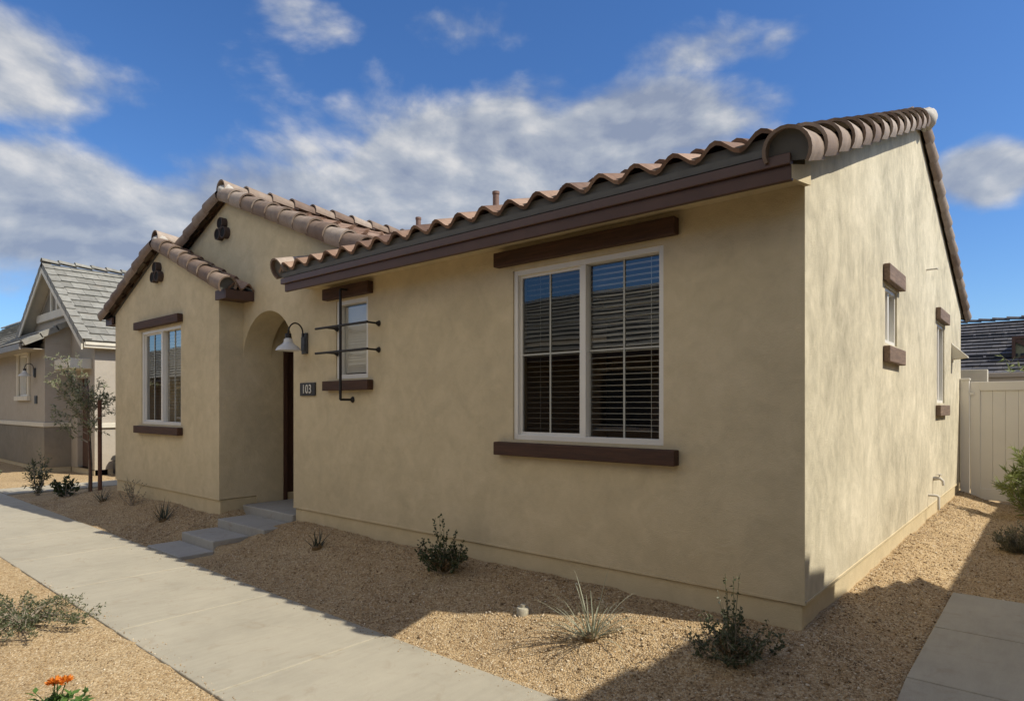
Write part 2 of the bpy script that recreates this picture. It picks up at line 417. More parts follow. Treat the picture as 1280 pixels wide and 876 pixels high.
# loose gravel chips, one object, denser where the camera is near
CAM = Vector((1.256, -4.447, 1.75))
def gravel():
    px, py, sz = [], [], []
    def zone(x0, x1, y0, y1, n, s0, s1, keep=None):
        x = rng.uniform(x0, x1, n); y = rng.uniform(y0, y1, n)
        k = np.ones(n, bool)
        if keep is not None: k = keep(x, y)
        px.append(x[k]); py.append(y[k]); sz.append(rng.uniform(s0, s1, k.sum())*np.clip(rng.lognormal(0, .25, k.sum()), .6, 1.9))
    nostep = lambda x, y: ~((x > -7.42) & (x < -6.1) & (y > -1.42))
    patch = lambda x, y: np.sin(x*2.3+1.1*np.sin(y*3))+np.sin(y*3.1+x) > rng.uniform(-2.2, 1.4, len(x))
    zone(-3.4, .58, -1.34, -.0, 20000, .0034, .0066)
    zone(-9, -3.4, -1.34, -.0, 15000, .004, .0075, nostep)
    zone(-13, -7.6, -1.34, -.4, 5000, .005, .008)
    zone(.0, .58, -.2, 8.9, 12000, .004, .0075)
    zone(.58, 1.5, 2.25, 8.9, 9000, .005, .008)
    zone(-6.5, -1.6, -4.2, -2.73, 16000, .0032, .0064, patch)
    edge = lambda x, y: np.abs(y+1.36) < .10*rng.exponential(.55, len(x))
    zone(-9, -.4, -1.60, -1.34, 2600, .003, .006, edge)
    zone(-6.5, -1.6, -2.73, -2.45, 2200, .003, .006, lambda x, y: y+2.69 < .07*rng.exponential(.6, len(x)))
    zone(-3.2, .5, -1.3, -.05, 900, .008, .014); zone(0, .55, 0, 8, 700, .007, .013); zone(-6.5, -1.6, -4.2, -2.75, 700, .006, .011, patch)
    x = np.concatenate(px); y = np.concatenate(py); s = np.concatenate(sz); n = len(x)
    z = gz(x, y)+s*.15
    z = np.where((y > -2.68) & (y < -1.36), np.maximum(z, s*.3), z)
    base = np.array([[1, 0, 0], [-.3, .9, .1], [-.4, -.85, 0], [.1, .05, .75], [.0, 0, -.5], [.7, .7, -.1]])
    faces = np.array([[0, 5, 3], [5, 1, 3], [1, 2, 3], [2, 0, 3], [0, 4, 5], [5, 4, 1], [1, 4, 2], [2, 4, 0]])
    a = rng.uniform(0, 6.283, n); t = rng.uniform(-.5, .5, n)
    V = base[None]*(1+rng.uniform(-.3, .3, (n, 6, 1)))*s[:, None, None]
    vx = V[..., 0]*np.cos(t)[:, None]+V[..., 2]*np.sin(t)[:, None]; vz = -V[..., 0]*np.sin(t)[:, None]+V[..., 2]*np.cos(t)[:, None]
    vy = V[..., 1]; ca, sa = np.cos(a)[:, None], np.sin(a)[:, None]
    P = np.stack([vx*ca-vy*sa+x[:, None], vx*sa+vy*ca+y[:, None], vz+z[:, None]], -1).reshape(-1, 3)
    F = (faces[None]+np.arange(n)[:, None, None]*6).reshape(-1)
    me = bpy.data.meshes.new('gravel'); me.vertices.add(n*6); me.vertices.foreach_set('co', P.ravel())
    me.loops.add(len(F)); me.loops.foreach_set('vertex_index', F)
    me.polygons.add(len(F)//3); me.polygons.foreach_set('loop_start', np.arange(0, len(F), 3))
    me.update(calc_edges=True); me.validate(); me.materials.append(M['gravel'])
    o = bpy.data.objects.new('gravel', me); COL.objects.link(o)
    tag(o, 'loose tan gravel chips strewn over the dirt beds', 'gravel', kind='stuff')
gravel()

# ------------------------------------------------------------------ paving
mb = MB((0, 0, 0), (1, 0, 0), (0, 1, 0))
j = -34.2
while j < 12:
    mb.box(j+.006, j+1.66-.006, -2.68, -1.36, -.1, 0); j += 1.66
mb.build('sidewalk', 'concrete', bevel=.008); tag(bpy.data.objects['sidewalk'], kind='structure')
mb = MB((0, 0, 0), (1, 0, 0), (0, 1, 0)); yy = 2.24
while yy > -1.3:
    y0 = max(yy-1.14, -1.345); za = float(.135*sm((y0+1.36)/1.3)); zb = float(.135*sm((yy+1.36)/1.3))
    a, b = .58, 2.0
    P = [(a, y0+.006, za-.1), (b, y0+.006, za-.1), (b, yy-.006, zb-.1), (a, yy-.006, zb-.1), (a, y0+.006, za+.008), (b, y0+.006, za+.008), (b, yy-.006, zb+.008), (a, yy-.006, zb+.008)]
    mb.add(P, [(0, 3, 2, 1), (4, 5, 6, 7), (0, 1, 5, 4), (1, 2, 6, 5), (2, 3, 7, 6), (3, 0, 4, 7)]); yy -= 1.14
tag(mb.build('path', 'concrete', bevel=.008), kind='structure')
mb = MB((0, 0, 0), (1, 0, 0), (0, 1, 0))
for k in range(6): mb.box(-15.8, -14.7, -1.35+k*1.4+.006, -1.35+(k+1)*1.4-.006, -.1, .002)
o = mb.build('path', 'concrete', bevel=.008); tag(o, kind='structure')

# ------------------------------------------------------------------ MAIN HOUSE
H = thing('house', (-6, 4.5, .27), 'single storey tan stucco house with brown barrel tile roof and house number 103', 'house')
W1 = (-2.53, -1.02, 1.45, 2.99); W2 = (-5.33, -4.70, 2.08, 3.01)
Sw1 = (2.60, 3.22, 2.37, 2.93); Sw2 = (6.15, 6.95, 1.80, 2.93)
BX0, BX1, BY = -11.69, -7.62, -.35
Bw = (-10.46, -8.88, 1.46, 3.0)
ZB = .45; ZE = 3.36
# front wall with arch
w = MB(*FR(0))
w.panel(-6.28, -.0015, ZB, ZE, [W1, W2], .2)
w.panel(-11.9, BX1, ZB, ZE, [], .2)
ax0, ax1, az, th = BX1, -6.28, 2.44, .42
ac, rx, rz = (ax0+ax1)/2, (ax1-ax0)/2, .62
arc = [(ac-rx*math.cos(math.pi*k/20), az+rz*math.sin(math.pi*k/20)) for k in range(21)]
for k in range(20):
    (ua, za), (ub, zb) = arc[k], arc[k+1]
    for n in (0, -th): w.add([w.p(ua, n, za), w.p(ub, n, zb), w.p(ub, n, ZE), w.p(ua, n, ZE)], [(0, 1, 2, 3)])
    w.add([w.p(ua, 0, za), w.p(ub, 0, zb), w.p(ub, -th, zb), w.p(ua, -th, za)], [(0, 1, 2, 3)])
w.box(ax1, ax1+.22, -th, -.2, ZB, ZE)
gA = (-8.13, 4.795)
tri = [(-11.9, ZE), (-4.48, ZE), gA]
w.prism(tri, 0, -.2)
wall_front = w.build('wall', 'stucco', H)
# impost under the left foot of the arch, proud of the porch side wall
MB(*FR(0)).box(BX1-.02, BX1+.05, -th, -.004, 2.40, 2.47)
# gable side wall
w = MB(*SD(0)); w.panel(.0015, 9.1, ZB, 3.36, [Sw1, Sw2], .2); w.prism([(.0015, 3.36), (9.1, 3.36), (9.1, 3.452), (4.55, 5.163), (.0015, 3.452)], 0, -.2)
w.build('wall', 'stucco_side', H)
w = MB((0, 9.1, 0), (1, 0, 0), (0, 1, 0)); w.panel(-11.9, -.2, ZB, ZE, [], .2); w.build('wall', 'stucco', H)
w = MB((-11.9, 0, 0), (0, 1, 0), (-1, 0, 0)); w.panel(0.2, 8.9, ZB, ZE, [], .2); w.prism([(.2, ZE), (8.9, ZE), (4.55, 5.1)], 0, -.2); w.build('wall', 'stucco', H)
# front wing (projecting gable)
w = MB(*FR(BY)); w.panel(BX0, BX1-.0015, ZB, 3.40, [Bw], .2); w.prism([(BX0, 3.40), (BX1, 3.40), ((BX0+BX1)/2, 4.235)], 0, -.2)
w.frame((BX1, 0, 0), (0, 1, 0), (1, 0, 0)); w.panel(BY+.0015, -.0005, ZB, 3.40, [], .2)
w.frame((BX0, 0, 0), (0, 1, 0), (-1, 0, 0)); w.panel(BY+.2, .0, ZB, 3.40, [], .2)
w.build('wall', 'stucco', H)
# porch interior
w = MB((BX1, 0, 0), (0, 1, 0), (1, 0, 0)); w.panel(.2, 2.2, .30, 3.3, [(.62, 1.56, .33, 2.75)], .15); 
w.frame((0, 2.2, 0), (1, 0, 0), (0, -1, 0)); w.panel(BX1-.1, -6.0, .30, 3.3, [], .1)
w.frame((-6.06, 0, 0), (0, 1, 0), (-1, 0, 0)); w.panel(.42, 2.2, .30, 3.3, [], .1)
w.frame((0, 0, 0), (1, 0, 0), (0, 1, 0)); w.box(BX1-.1, -6.0, .43, 2.3, 3.3, 3.34)
w.build('porch_wall', 'stucco', H)
d = MB((BX1, 0, 0), (0, 1, 0), (1, 0, 0)); d.box(.68, 1.50, -.09, -.05, .34, 2.69)
for a, b in ((.42, 1.0), (1.14, 1.7), (1.84, 2.56)):
    for c in (.80, 1.12): d.box(c, c+.26, -.05, -.04, a, b)
dr = d.build('door', 'door', H, .004)
MB((BX1, 0, 0), (0, 1, 0), (1, 0, 0)).box(.62, .68, -.1, .02, .34, 2.69).box(1.50, 1.56, -.1, .02, .34, 2.69).box(.62, 1.56, -.1, .02, 2.69, 2.75).build('door_frame', 'door', dr)
# foundation band
f = MB(*FR(0)); f.box(-6.26, -.0195, -.25, -.018, -.1, ZB-.004)
f.frame((0, 0, 0), (0, 1, 0), (1, 0, 0)); f.box(.0195, 9.08, -.25, -.018, -.1, ZB-.005)
f.frame((0, BY, 0), (1, 0, 0), (0, -1, 0)); f.box(BX0+.02, BX1-.0195, -.25, -.018, -.1, ZB-.004)
f.frame((BX1, 0, 0), (0, 1, 0), (1, 0, 0)); f.box(BY+.0195, 2.1, -.25, -.018, -.1, ZB-.005)
f.frame((-11.9, 0, 0), (0, 1, 0), (-1, 0, 0)); f.box(.02, 9.08, -.25, -.018, -.1, ZB-.004)
f.build('foundation', 'base', H, .01)
for fr_s, a, b in ((FR(0), -6.28, .004), (SD(0), .0, 9.1), (FR(BY), BX0, BX1+.004)):
    MB(*fr_s).box(a, b, -.02, .005 if fr_s != SD(0) else .006, ZB-.012, ZB+.006).build('weep_screed', 'base', H)
# entry steps
FU = ((0, 0, 0), (1, 0, 0), (0, 1, 0))
MB(*FU).box(-7.60, -6.27, -.02, 2.1, .0, .345).build('landing', 'stepc', H, .012)
for a in ((-7.37, -6.12, -.49, -.024, .0, .235), (-7.38, -6.48, -.95, -.494, -.05, .122), (-7.41, -6.44, -1.355, -.954, -.1, .012)): MB(*FU).box(*a).build('step', 'stepc', H, .012)

# windows of the house
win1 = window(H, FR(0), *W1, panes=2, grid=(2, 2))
beam(win1, 'lintel', FR(0), -2.70, -.89, 3.035, 3.165, .085); beam(win1, 'sill', FR(0), -2.70, -.89, 1.305, 1.425, .085)
win2 = window(H, FR(0), *W2, panes=1, blind='closed', cross=False, fw=.05)
beam(win2, 'lintel', FR(0), -5.50, -4.60, 3.03, 3.165, .085); beam(win2, 'sill', FR(0), -5.50, -4.60, 1.94, 2.055, .085)
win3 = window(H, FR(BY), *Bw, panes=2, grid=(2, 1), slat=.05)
beam(win3, 'lintel', FR(BY), Bw[0]-.13, Bw[1]+.07, 3.035, 3.16, .085); beam(win3, 'sill', FR(BY), Bw[0]-.13, Bw[1]+.07, 1.31, 1.43, .085)
win4 = window(H, SD(0), *Sw1, panes=2, blind='closed', cross=False, screen=False, rec=.05, fw=.04)
beam(win4, 'lintel', SD(0), Sw1[0]-.10, Sw1[1]+.12, 2.96, 3.12, .062, 'wood_side'); beam(win4, 'sill', SD(0), Sw1[0]-.10, Sw1[1]+.12, 2.18, 2.335, .062, 'wood_side')
win5 = window(H, SD(0), *Sw2, panes=2, blind='closed', cross=False, screen=False, rec=.05, fw=.04)
beam(win5, 'lintel', SD(0), Sw2[0]-.12, Sw2[1]+.1, 2.96, 3.12, .062, 'wood_side'); beam(win5, 'sill', SD(0), Sw2[0]-.12, Sw2[1]+.1, 1.62, 1.77, .062, 'wood_side')

# gable vents: three clay pipes
for (cx, y, cz) in ((-8.19, 0, 4.40), (-9.70, BY, 3.90)):
    r = .085
    for du, dz in ((-.088, -.075), (.088, -.075), (0, .077)):
        v = MB(*FR(y)); k = MB(*FR(y))
        c = (cx+du, cz+dz); sg = 18
        P = []
        for n, rr in ((0, r), (.085, r), (.085, r-.013), (-.03, r-.013)):
            P += [v.p(c[0]+rr*math.cos(2*math.pi*q/sg), n, c[1]+rr*math.sin(2*math.pi*q/sg)) for q in range(sg)]
        v.add(P, [(i*sg+q, i*sg+(q+1) % sg, (i+1)*sg+(q+1) % sg, (i+1)*sg+q) for i in range(3) for q in range(sg)])
        k.add([k.p(c[0]+(r-.012)*math.cos(2*math.pi*q/sg), .076, c[1]+(r-.012)*math.sin(2*math.pi*q/sg)) for q in range(sg)], [tuple(range(sg))])  # black disc near the mouth paints the shade inside the pipe
        vo = v.build('vent_tile', 'clay', H, 0, 'auto'); k.build('vent_shade_disc', 'dark', vo)

# roof
SL = .375; th_ = math.atan(SL); c_, s_ = math.cos(th_), math.sin(th_)
roof = MB()
ez = 3.40; ey = -.43; LX = -5.90; RX = .02
runy = 4.55-ey; slen = runy/c_
tile_field(roof, (LX, ey, ez), (1, 0, 0), (0, c_, s_), RX-LX, slen, .296)
tile_field(roof, (-12.1, ey, ez), (1, 0, 0), (0, c_, s_), LX+12.1, slen, .296, clip=lambda p: p.y > 1.3)
tile_field(roof, (RX, 9.1+.43, ez), (-1, 0, 0), (0, -c_, s_), RX+12.1, slen, .296)
# cross gable
pg = .39; tg = math.atan(pg); cg, sg_ = math.cos(tg), math.sin(tg); gx = -8.13; gzr = 4.88
hw = 3.84
tile_field(roof, (gx+hw, -.03, gzr-pg*hw), (0, 1, 0), (-cg, 0, sg_), 4.4, hw/cg, .296)
tile_field(roof, (gx-hw, 4.4, gzr-pg*hw), (0, -1, 0), (cg, 0, sg_), 4.43, hw/cg, .296)
# wing gable
pw = .405; tw = math.atan(pw); cw, sw_ = math.cos(tw), math.sin(tw); bx = (BX0+BX1)/2; bz = 4.345; bh = 2.045+.33
tile_field(roof, (bx+bh, BY-.03, bz-pw*bh), (0, 1, 0), (-cw, 0, sw_), .37, bh/cw, .19)
tile_field(roof, (bx-bh, -.01, bz-pw*bh), (0, -1, 0), (cw, 0, sw_), .37, bh/cw, .19)
roof_o = roof.build('roof', 'tile', H, 0, 'auto', recalc=False)
# decks that close the attic below the tiles
dk = MB((0, 0, 0), (0, 1, 0), (1, 0, 0))
off = .055
dz = lambda y: ez+SL*(y-ey)-off
dk.prism([(ey+.03, dz(ey+.03)), (4.55, dz(4.55)), (9.5, dz(ey+.03)), (9.5, dz(ey+.03)-.05), (4.55, dz(4.55)-.05), (ey+.03, dz(ey+.03)-.05)], LX+.03, .005)
dk.prism([(1.3, dz(1.3)), (4.55, dz(4.55)), (9.5, dz(ey+.03)), (9.5, dz(ey+.03)-.05), (4.55, dz(4.55)-.05), (1.3, dz(1.3)-.05)], -12.0, LX+.028)
dk.frame((0, 0, 0), (1, 0, 0), (0, 1, 0)); zz = lambda x: gzr-pg*abs(x-gx)-off
dk.prism([(gx-hw+.04, zz(gx-hw)), (gx, zz(gx)), (gx+hw-.04, zz(gx+hw)), (gx+hw-.04, zz(gx+hw)-.04), (gx, zz(gx)-.04), (gx-hw+.04, zz(gx-hw)-.04)], .004, 4.3)
zz2 = lambda x: bz-pw*abs(x-bx)-off
dk.prism([(bx-bh+.04, zz2(bx-bh)), (bx, zz2(bx)), (bx+bh-.04, zz2(bx+bh)), (bx+bh-.04, zz2(bx+bh)-.04), (bx, zz2(bx)-.04), (bx-bh+.04, zz2(bx-bh)-.04)], BY-.002, -.004)
dk.build('roof_deck', 'stop', roof_o)
# boxed eave: soffit, bird stop, fascia boards
MB(*FR(0)).box(LX+.06, .0, .004, -ey-.07, 3.215, 3.235).build('soffit', 'stucco', roof_o)
MB(*FR(0)).box(LX+.05, -.0, -ey-.07, -ey-.045, 3.27, 3.425).build('bird_stop', 'stop', roof_o)
fb = MB(*FR(0)).box(LX+.10, .035, -ey-.068, -ey-.03, 3.13, 3.222).build('fascia', 'fascia', roof_o, .004)
MB(*FR(0)).box(LX+.04, .035, -ey-.066, -ey-.006, 3.2225, 3.292).build('drip_edge', 'fascia2', roof_o, .006)
MB((0, 0, 0), (0, 1, 0), (1, 0, 0)).prism([(ey+.035, 3.14), (-.0, 3.20), (.0, 3.335), (ey+.035, 3.225)], .002, .037).build('eave_return', 'base', roof_o)
# wing eave end
for sgn, xe in ((1, bx+bh), (-1, bx-bh)):
    x0, x1 = (BX1+.003, xe-.03) if sgn > 0 else (xe+.03, BX0-.003)
    e = MB((0, 0, 0), (1, 0, 0), (0, 1, 0)); ztop = bz-pw*bh-.03
    e.box(min(xe-sgn*.06, xe-sgn*.02), max(xe-sgn*.06, xe-sgn*.02), BY-.06, -.004, ztop-.13, ztop+.0)
    e.box(x0, xe-.061 if sgn > 0 else x1, BY-.05, -.004, ztop-.12, ztop-.10) if sgn > 0 else e.box(xe+.061, x1, BY-.05, -.004, ztop-.12, ztop-.10)
    e.box(x0, xe-.061, BY-.06, BY-.02, ztop-.13, ztop+.0) if sgn > 0 else e.box(xe+.061, x1, BY-.06, BY-.02, ztop-.13, ztop)
    e.build('fascia', 'fascia', roof_o, .004)
# rake tiles
UP = (0, 0, 1)
RT = lambda A, B, side, r, ex, a0, a1=200, fill='stop', lf=.024: row('rake_tiles', 'rake', roof_o, A, B, side, r, ex, a0, a1, lf, fill)
RT((.025, ey-.0, ez-.135), (.025, 4.50, ez+SL*(4.5-ey)-.11), (1, 0, 0), .128, .37, -38, lf=.036)
RT((.0, 9.1+.43, ez-.06), (.0, 4.60, ez+SL*(4.5-ey)-.06), (1, 0, 0), .112, .37, -70, lf=.026)
RT((gx+hw-.38, -.05, gzr-pg*(hw-.38)-.01), (gx+.05, -.05, gzr-pg*.05), (0, -1, 0), .125, .37, -48)
RT((gx-hw, -.05, gzr-pg*hw-.01), (gx-.05, -.05, gzr-pg*.05), (0, -1, 0), .125, .37, -48)
RT((bx+bh, BY-.05, bz-pw*bh-.01), (bx+.05, BY-.05, bz-pw*.05), (0, -1, 0), .12, .36, -48)
RT((bx-bh, BY-.05, bz-pw*bh-.01), (bx-.05, BY-.05, bz-pw*.05), (0, -1, 0), .12, .36, -48)
RT((LX+.0, ey, ez-.01), (LX+.0, -.02, ez+SL*(.41)-.01), (-1, 0, 0), .12, .40, -60)
RC = lambda A, B, side, r, a0, a1: row('ridge_cap', 'rake', roof_o, A, B, side, r, .38, a0, a1)
RC((-.06, 4.55, ez+SL*runy-.06), (-12.0, 4.55, ez+SL*runy-.06), (0, -1, 0), .12, -5, 185)
RC((gx, -.08, gzr+.06), (gx, 4.1, gzr+.06), (1, 0, 0), .12, -10, 190)
RC((bx, BY-.08, bz+.05), (bx, -.0, bz+.05), (1, 0, 0), .12, -10, 190)
for c, rr in (((.08, 4.55, ez+SL*runy-.09), (.12, .15, .125)), ((gx+.03, -.03, gzr+.04), (.15, .11, .11)), ((bx+.03, BY-.02, bz+.035), (.14, .11, .10))):
    P, F = [], []
    for i in range(11):
        for q in range(18):
            a = math.pi*(i/10)-math.pi/2; b = 2*math.pi*q/18; k = 1+.10*math.sin(3*b+i)+random.uniform(-.04, .04)
            P.append((c[0]+rr[0]*k*math.cos(a)*math.cos(b), c[1]+rr[1]*k*math.cos(a)*math.sin(b), c[2]+rr[2]*k*math.sin(a)))
    for i in range(10):
        for q in range(18): F.append((i*18+q, i*18+(q+1) % 18, (i+1)*18+(q+1) % 18, (i+1)*18+q))
    MB().add(P, F).build('mortar_cap', 'mortar', roof_o, 0, True)
# ------------------------------------------------------------------ things fixed to the house
def vent_pipe(x, y, top, label):
    b = ez+SL*(y-ey)-.02
    MBo = MB().tube([(x, y, b), (x, y, top)], .036, 14).tube([(x, y, top-.03), (x, y, top)], .042, 14)
    tag(MBo.build('vent_pipe', 'ventpipe', None, 0, 'auto'), label, 'pipe', 'vent pipes above the long roof')
vent_pipe(-3.64, 1.0, 4.22, 'brown vent pipe nearer the big window, taller of the two above the tiles')
vent_pipe(-5.67, 1.6, 4.45, 'brown vent pipe poking over the tiles near the cross gable')

t = thing('wall_trellis', (-4.99, 0, 1.82), 'black iron pipe trellis across the small window with one post and two bars', 'trellis')
yo = -.17
MB().tube([(-4.99, yo, 1.83), (-4.99, yo, 3.10)], .016, 10).build('post', 'iron', t, 0, 'auto')
for z in (1.83, 3.10):
    MB().tube([(-4.99, yo, z), (-4.99, yo+.04, z), (-4.99, -.03, z)], .014, 10).build('bracket', 'iron', t, 0, 'auto')
    MB().tube([(-4.99, -.035, z), (-4.99, -.012, z), (-4.99, -.002, z)], [.012, .03, .038], 12).build('flange', 'iron', t, 0, 'auto')
for z in (2.385, 2.68):
    b = MB().tube([(-5.50, yo, z), (-4.48, yo, z)], .014, 10).build('bar', 'iron', t, 0, 'auto')
    for x in (-5.30, -4.50):
        MB().tube([(x, yo, z), (x, -.03, z-.0)], .011, 8).tube([(x, -.05, z), (x, -.012, z), (x, -.002, z)], [.010, .028, .034], 12).build('standoff', 'iron', b, 0, 'auto')

def wall_lamp(label):
    L = thing('wall_lamp', (0, 0, 0), label, 'lamp', 'gooseneck lamps on the house fronts')
    fr = FR(0)
    MB(*fr).box(-.055, .055, .002, .035, -.125, .14).box(-.042, .042, .035, .05, -.09, .09).build('backplate', 'lampplate', L, .008)
    pts = [(0, -.04, .045)]
    for k in range(13):
        a = math.pi*(k/12); pts.append((0, -.145+.10*math.cos(a)-.0, .13+.125*math.sin(a)))
    pts.append((0, -.245, .10))
    MB().tube(pts, .0095, 10).build('gooseneck', 'iron', L, 0, 'auto')
    c = (0, -.245, 0)
    sh = MB().lathe([(.0, .10), (.03, .10), (.034, .055), (.052, .045), (.058, .005), (.075, -.015), (.118, -.045), (.148, -.082), (.152, -.098), (.146, -.098), (.142, -.082), (.112, -.05), (.07, -.022), (.05, .0), (.0, .01)], c, 28)
    so = sh.build('lamp_shade', 'lampwhite', L, 0, 'auto')
    MB().lathe([(.0, .115), (.036, .115), (.038, .06), (.0, .058)], c, 20).build('socket_cup', 'iron', L, 0, 'auto')
    return L
def copy_tree(o, parent=None):
    c = o.copy(); COL.objects.link(c)
    if parent is not None: c.parent = parent
    for ch in [x for x in list(bpy.data.objects) if x.parent == o]: copy_tree(ch, c)
    return c
lamp = wall_lamp('white barn lamp on the tan house between the porch arch and trellis')
lamp2 = copy_tree(lamp); lamp2['label'] = 'white barn lamp on the grey house beside its trimmed window'
lamp.location = (-5.985, 0, 2.54); lamp2.location = (-20.32, .40, 2.68)

def text_mesh(body, size, depth):
    cu = bpy.data.curves.new('numeral', 'FONT'); cu.body = body; cu.size = size; cu.extrude = depth
    cu.align_x = 'CENTER'; cu.align_y = 'CENTER'; cu.space_character = 1.08
    to = bpy.data.objects.new('numeral_curve', cu); COL.objects.link(to)
    dg = bpy.context.evaluated_depsgraph_get(); me = bpy.data.meshes.new_from_object(to.evaluated_get(dg))
    bpy.data.objects.remove(to); return me
sg = thing('number_plaque', (-5.925, 0, 1.965), 'charcoal house number plaque reading 103 beside the porch arch', 'sign')
MB(*FR(0)).box(-6.095, -5.755, .002, .022, 1.885, 2.05).build('plate', 'plaque', sg, .004)
tm = text_mesh('103', .158, .004); tm.materials.append(M['digit'])
to = bpy.data.objects.new('numerals', tm); COL.objects.link(to); to.rotation_euler = (R(90), 0, 0); to.location = (0, 0, 0)
tm.transform(Matrix.Translation((-5.925, -.027, 1.965)) @ Matrix.Rotation(R(90), 4, 'X') @ Matrix.Scale(.86, 4, (1, 0, 0))); to.rotation_euler = (0, 0, 0); attach(to, sg)
o = MB(*FR(.4)).box(-20.36, -20.12, .002, .022, 1.83, 2.05).box(-20.31, -20.17, .022, .028, 1.87, 2.01).build('number_plaque', 'plaque', None, .004)
tag(o, 'small dark plaque on the grey house below its barn lamp', 'sign')

# side wall fittings
o = MB(*SD(0)); o.prism([(7.78, 2.46), (7.96, 2.46), (7.96, 2.76), (7.78, 2.76)], .002, .012)
o.add([o.p(7.78, .012, 2.50), o.p(7.96, .012, 2.50), o.p(7.96, .012, 2.74), o.p(7.78, .012, 2.74), o.p(7.78, .21, 2.52), o.p(7.96, .21, 2.52), o.p(7.96, .21, 2.54), o.p(7.78, .21, 2.54)],
      [(0, 1, 2, 3), (0, 4, 5, 1), (4, 7, 6, 5), (7, 3, 2, 6), (0, 3, 7, 4), (1, 5, 6, 2)])
tag(o.build('wedge_light', 'white_trim', None, .003), 'small wedge shaped light on the side wall near the white gate', 'light')
o = MB().tube([(.002, 5.2, 3.50), (.12, 5.2, 3.50), (.12, 5.2, 3.485)], .011, 8)
tag(o.build('overflow_pipe', 'pvc', None, 0, 'auto'), 'thin stub pipe sticking out high on the gable side wall', 'pipe')
o = MB().tube([(.002, 5.35, .60), (.10, 5.35, .60), (.115, 5.35, .585), (.115, 5.35, .42)], .016, 10)
tag(o.build('drain_pipe', 'pvc', None, 0, 'auto'), 'short bent drain pipe low on the sunlit side wall', 'pipe')
t = thing('hose_tap', (0, 5.80, .78), 'pale hose tap low on the side wall above the drain pipe', 'tap')
MB().tube([(.002, 5.8, .78), (.08, 5.8, .78), (.11, 5.8, .75), (.115, 5.8, .69)], [.03, .02, .018, .016], 10).build('spout', 'pvc', t, 0, 'auto')
MB().tube([(.07, 5.8, .79), (.07, 5.8, .83)], .008, 8).lathe([(.0, .83), (.03, .83), (.03, .842), (0, .842)], (.07, 5.8, 0), 14).build('handle', 'pvc', t)

# ------------------------------------------------------------------ fence with gate at the end of the side yard
fy = 8.98
t = thing('vinyl_gate', (.7, fy, .12), 'white vinyl privacy gate closing the side yard behind the tan house', 'gate')
MB(*FR(fy)).box(-.0 + .012, .135, -.06, .065, .05, 2.20).box(.0, .147, -.07, .077, 2.20, 2.235).build('post', 'vinyl', t, .006)
g = MB(*FR(fy)); u = .32
g.box(.155, .285, -.03, .03, .17, 2.17); g.box(2.4, 2.5, -.03, .03, .17, 2.17); g.box(.285, 2.4, -.034, .034, 2.02, 2.17); g.box(.285, 2.4, -.034, .034, .17, .36)
g.build('gate_frame', 'vinyl', t, .005)
g = MB(*FR(fy)); u = .286
while u < 2.39: g.box(u+.0008, min(u+.1692, 2.4), -.012, .012, .36, 2.02); u += .17
g.build('panel_boards', 'vinyl', t, .006)
for zh in (.22, 1.95): MB(*FR(fy)).box(.137, .20, .035, .055, zh, zh+.04).build('hinge', 'frame', t)
o = MB((0, 9.9, 0), (1, 0, 0), (0, -1, 0)).box(-.6, .33, -.1, .1, .0, 2.42).build('pillar', 'white_trim', None, .01)
tag(o, 'pale stucco pillar peeking over the gate post by the side wall', 'pillar')
o = MB((0, 12.5, 0), (1, 0, 0), (0, -1, 0)).box(-6, 8, -.1, .1, -.1, 2.36).box(-6, 8, -.13, .13, 2.36, 2.46).build('yard_wall', 'grey_stucco', None, .01)
tag(o, 'low beige garden wall seen just above the white gate', 'wall')

# ------------------------------------------------------------------ house behind the gate (dark roof)
t = thing('house', (0, 21, 0), 'house behind the white gate with a dark charcoal flat tile roof', 'house')
MB((0, 17.6, 0), (1, 0, 0), (0, -1, 0)).box(-10, 12, -8.5, 0, -.2, 2.62).build('wall', 'grey_stucco', t)
r2 = MB(); a2 = math.atan(.39); V2 = (0, math.cos(a2), math.sin(a2)); 
tile_field(r2, (-10.5, 17.1, 2.62), (1, 0, 0), V2, 23, 5.0/math.cos(a2), .34, .34, 0, .045, True)
tile_field(r2, (12.5, 27.1, 2.62), (-1, 0, 0), (0, -V2[1], V2[2]), 23, 5.0/math.cos(a2), .34, .34, 0, .045, True)
ro = r2.build('roof', 'darktile', t, recalc=False)
MB((0, 0, 0), (0, 1, 0), (1, 0, 0)).prism([(17.1, 2.58), (22.1, 4.52), (27.1, 2.58), (27.1, 2.5), (17.1, 2.5)], -10.4, 12.4).build('roof_deck', 'fascia', ro)
barrel_row(rb := MB(), (-10.5, 22.1, 4.58), (12.5, 22.1, 4.58), UP, (0, -1, 0), .10, .38, 10, 170); rb.build('ridge_cap', 'darktile', ro, recalc=False)
for yy in (18.35, 20.35):
    sgd = MB((0, 0, 0), (1, 0, 0), (0, -1, 0))
    zz_ = 2.62+.39*(yy-17.1)+.06
    for k in range(58): sgd.box(-10.4+k*.39, -10.4+k*.39+.33, -yy, -yy+.06, zz_, zz_+.07)
    sgd.build('snow_guard', 'blackplastic', ro)
dm = thing('roof_louvre', (.9, 18.4, 3.1), 'X braced opening standing on the dark roof at the right edge', 'louvre')
q = MB((0, 18.3, 0), (1, 0, 0), (0, -1, 0))
q.box(.33, .41, -.05, .05, 2.9, 3.72).box(1.43, 1.51, -.05, .05, 2.9, 3.72).box(.41, 1.43, -.05, .05, 3.64, 3.72).box(.41, 1.43, -.05, .05, 2.9, 2.98)
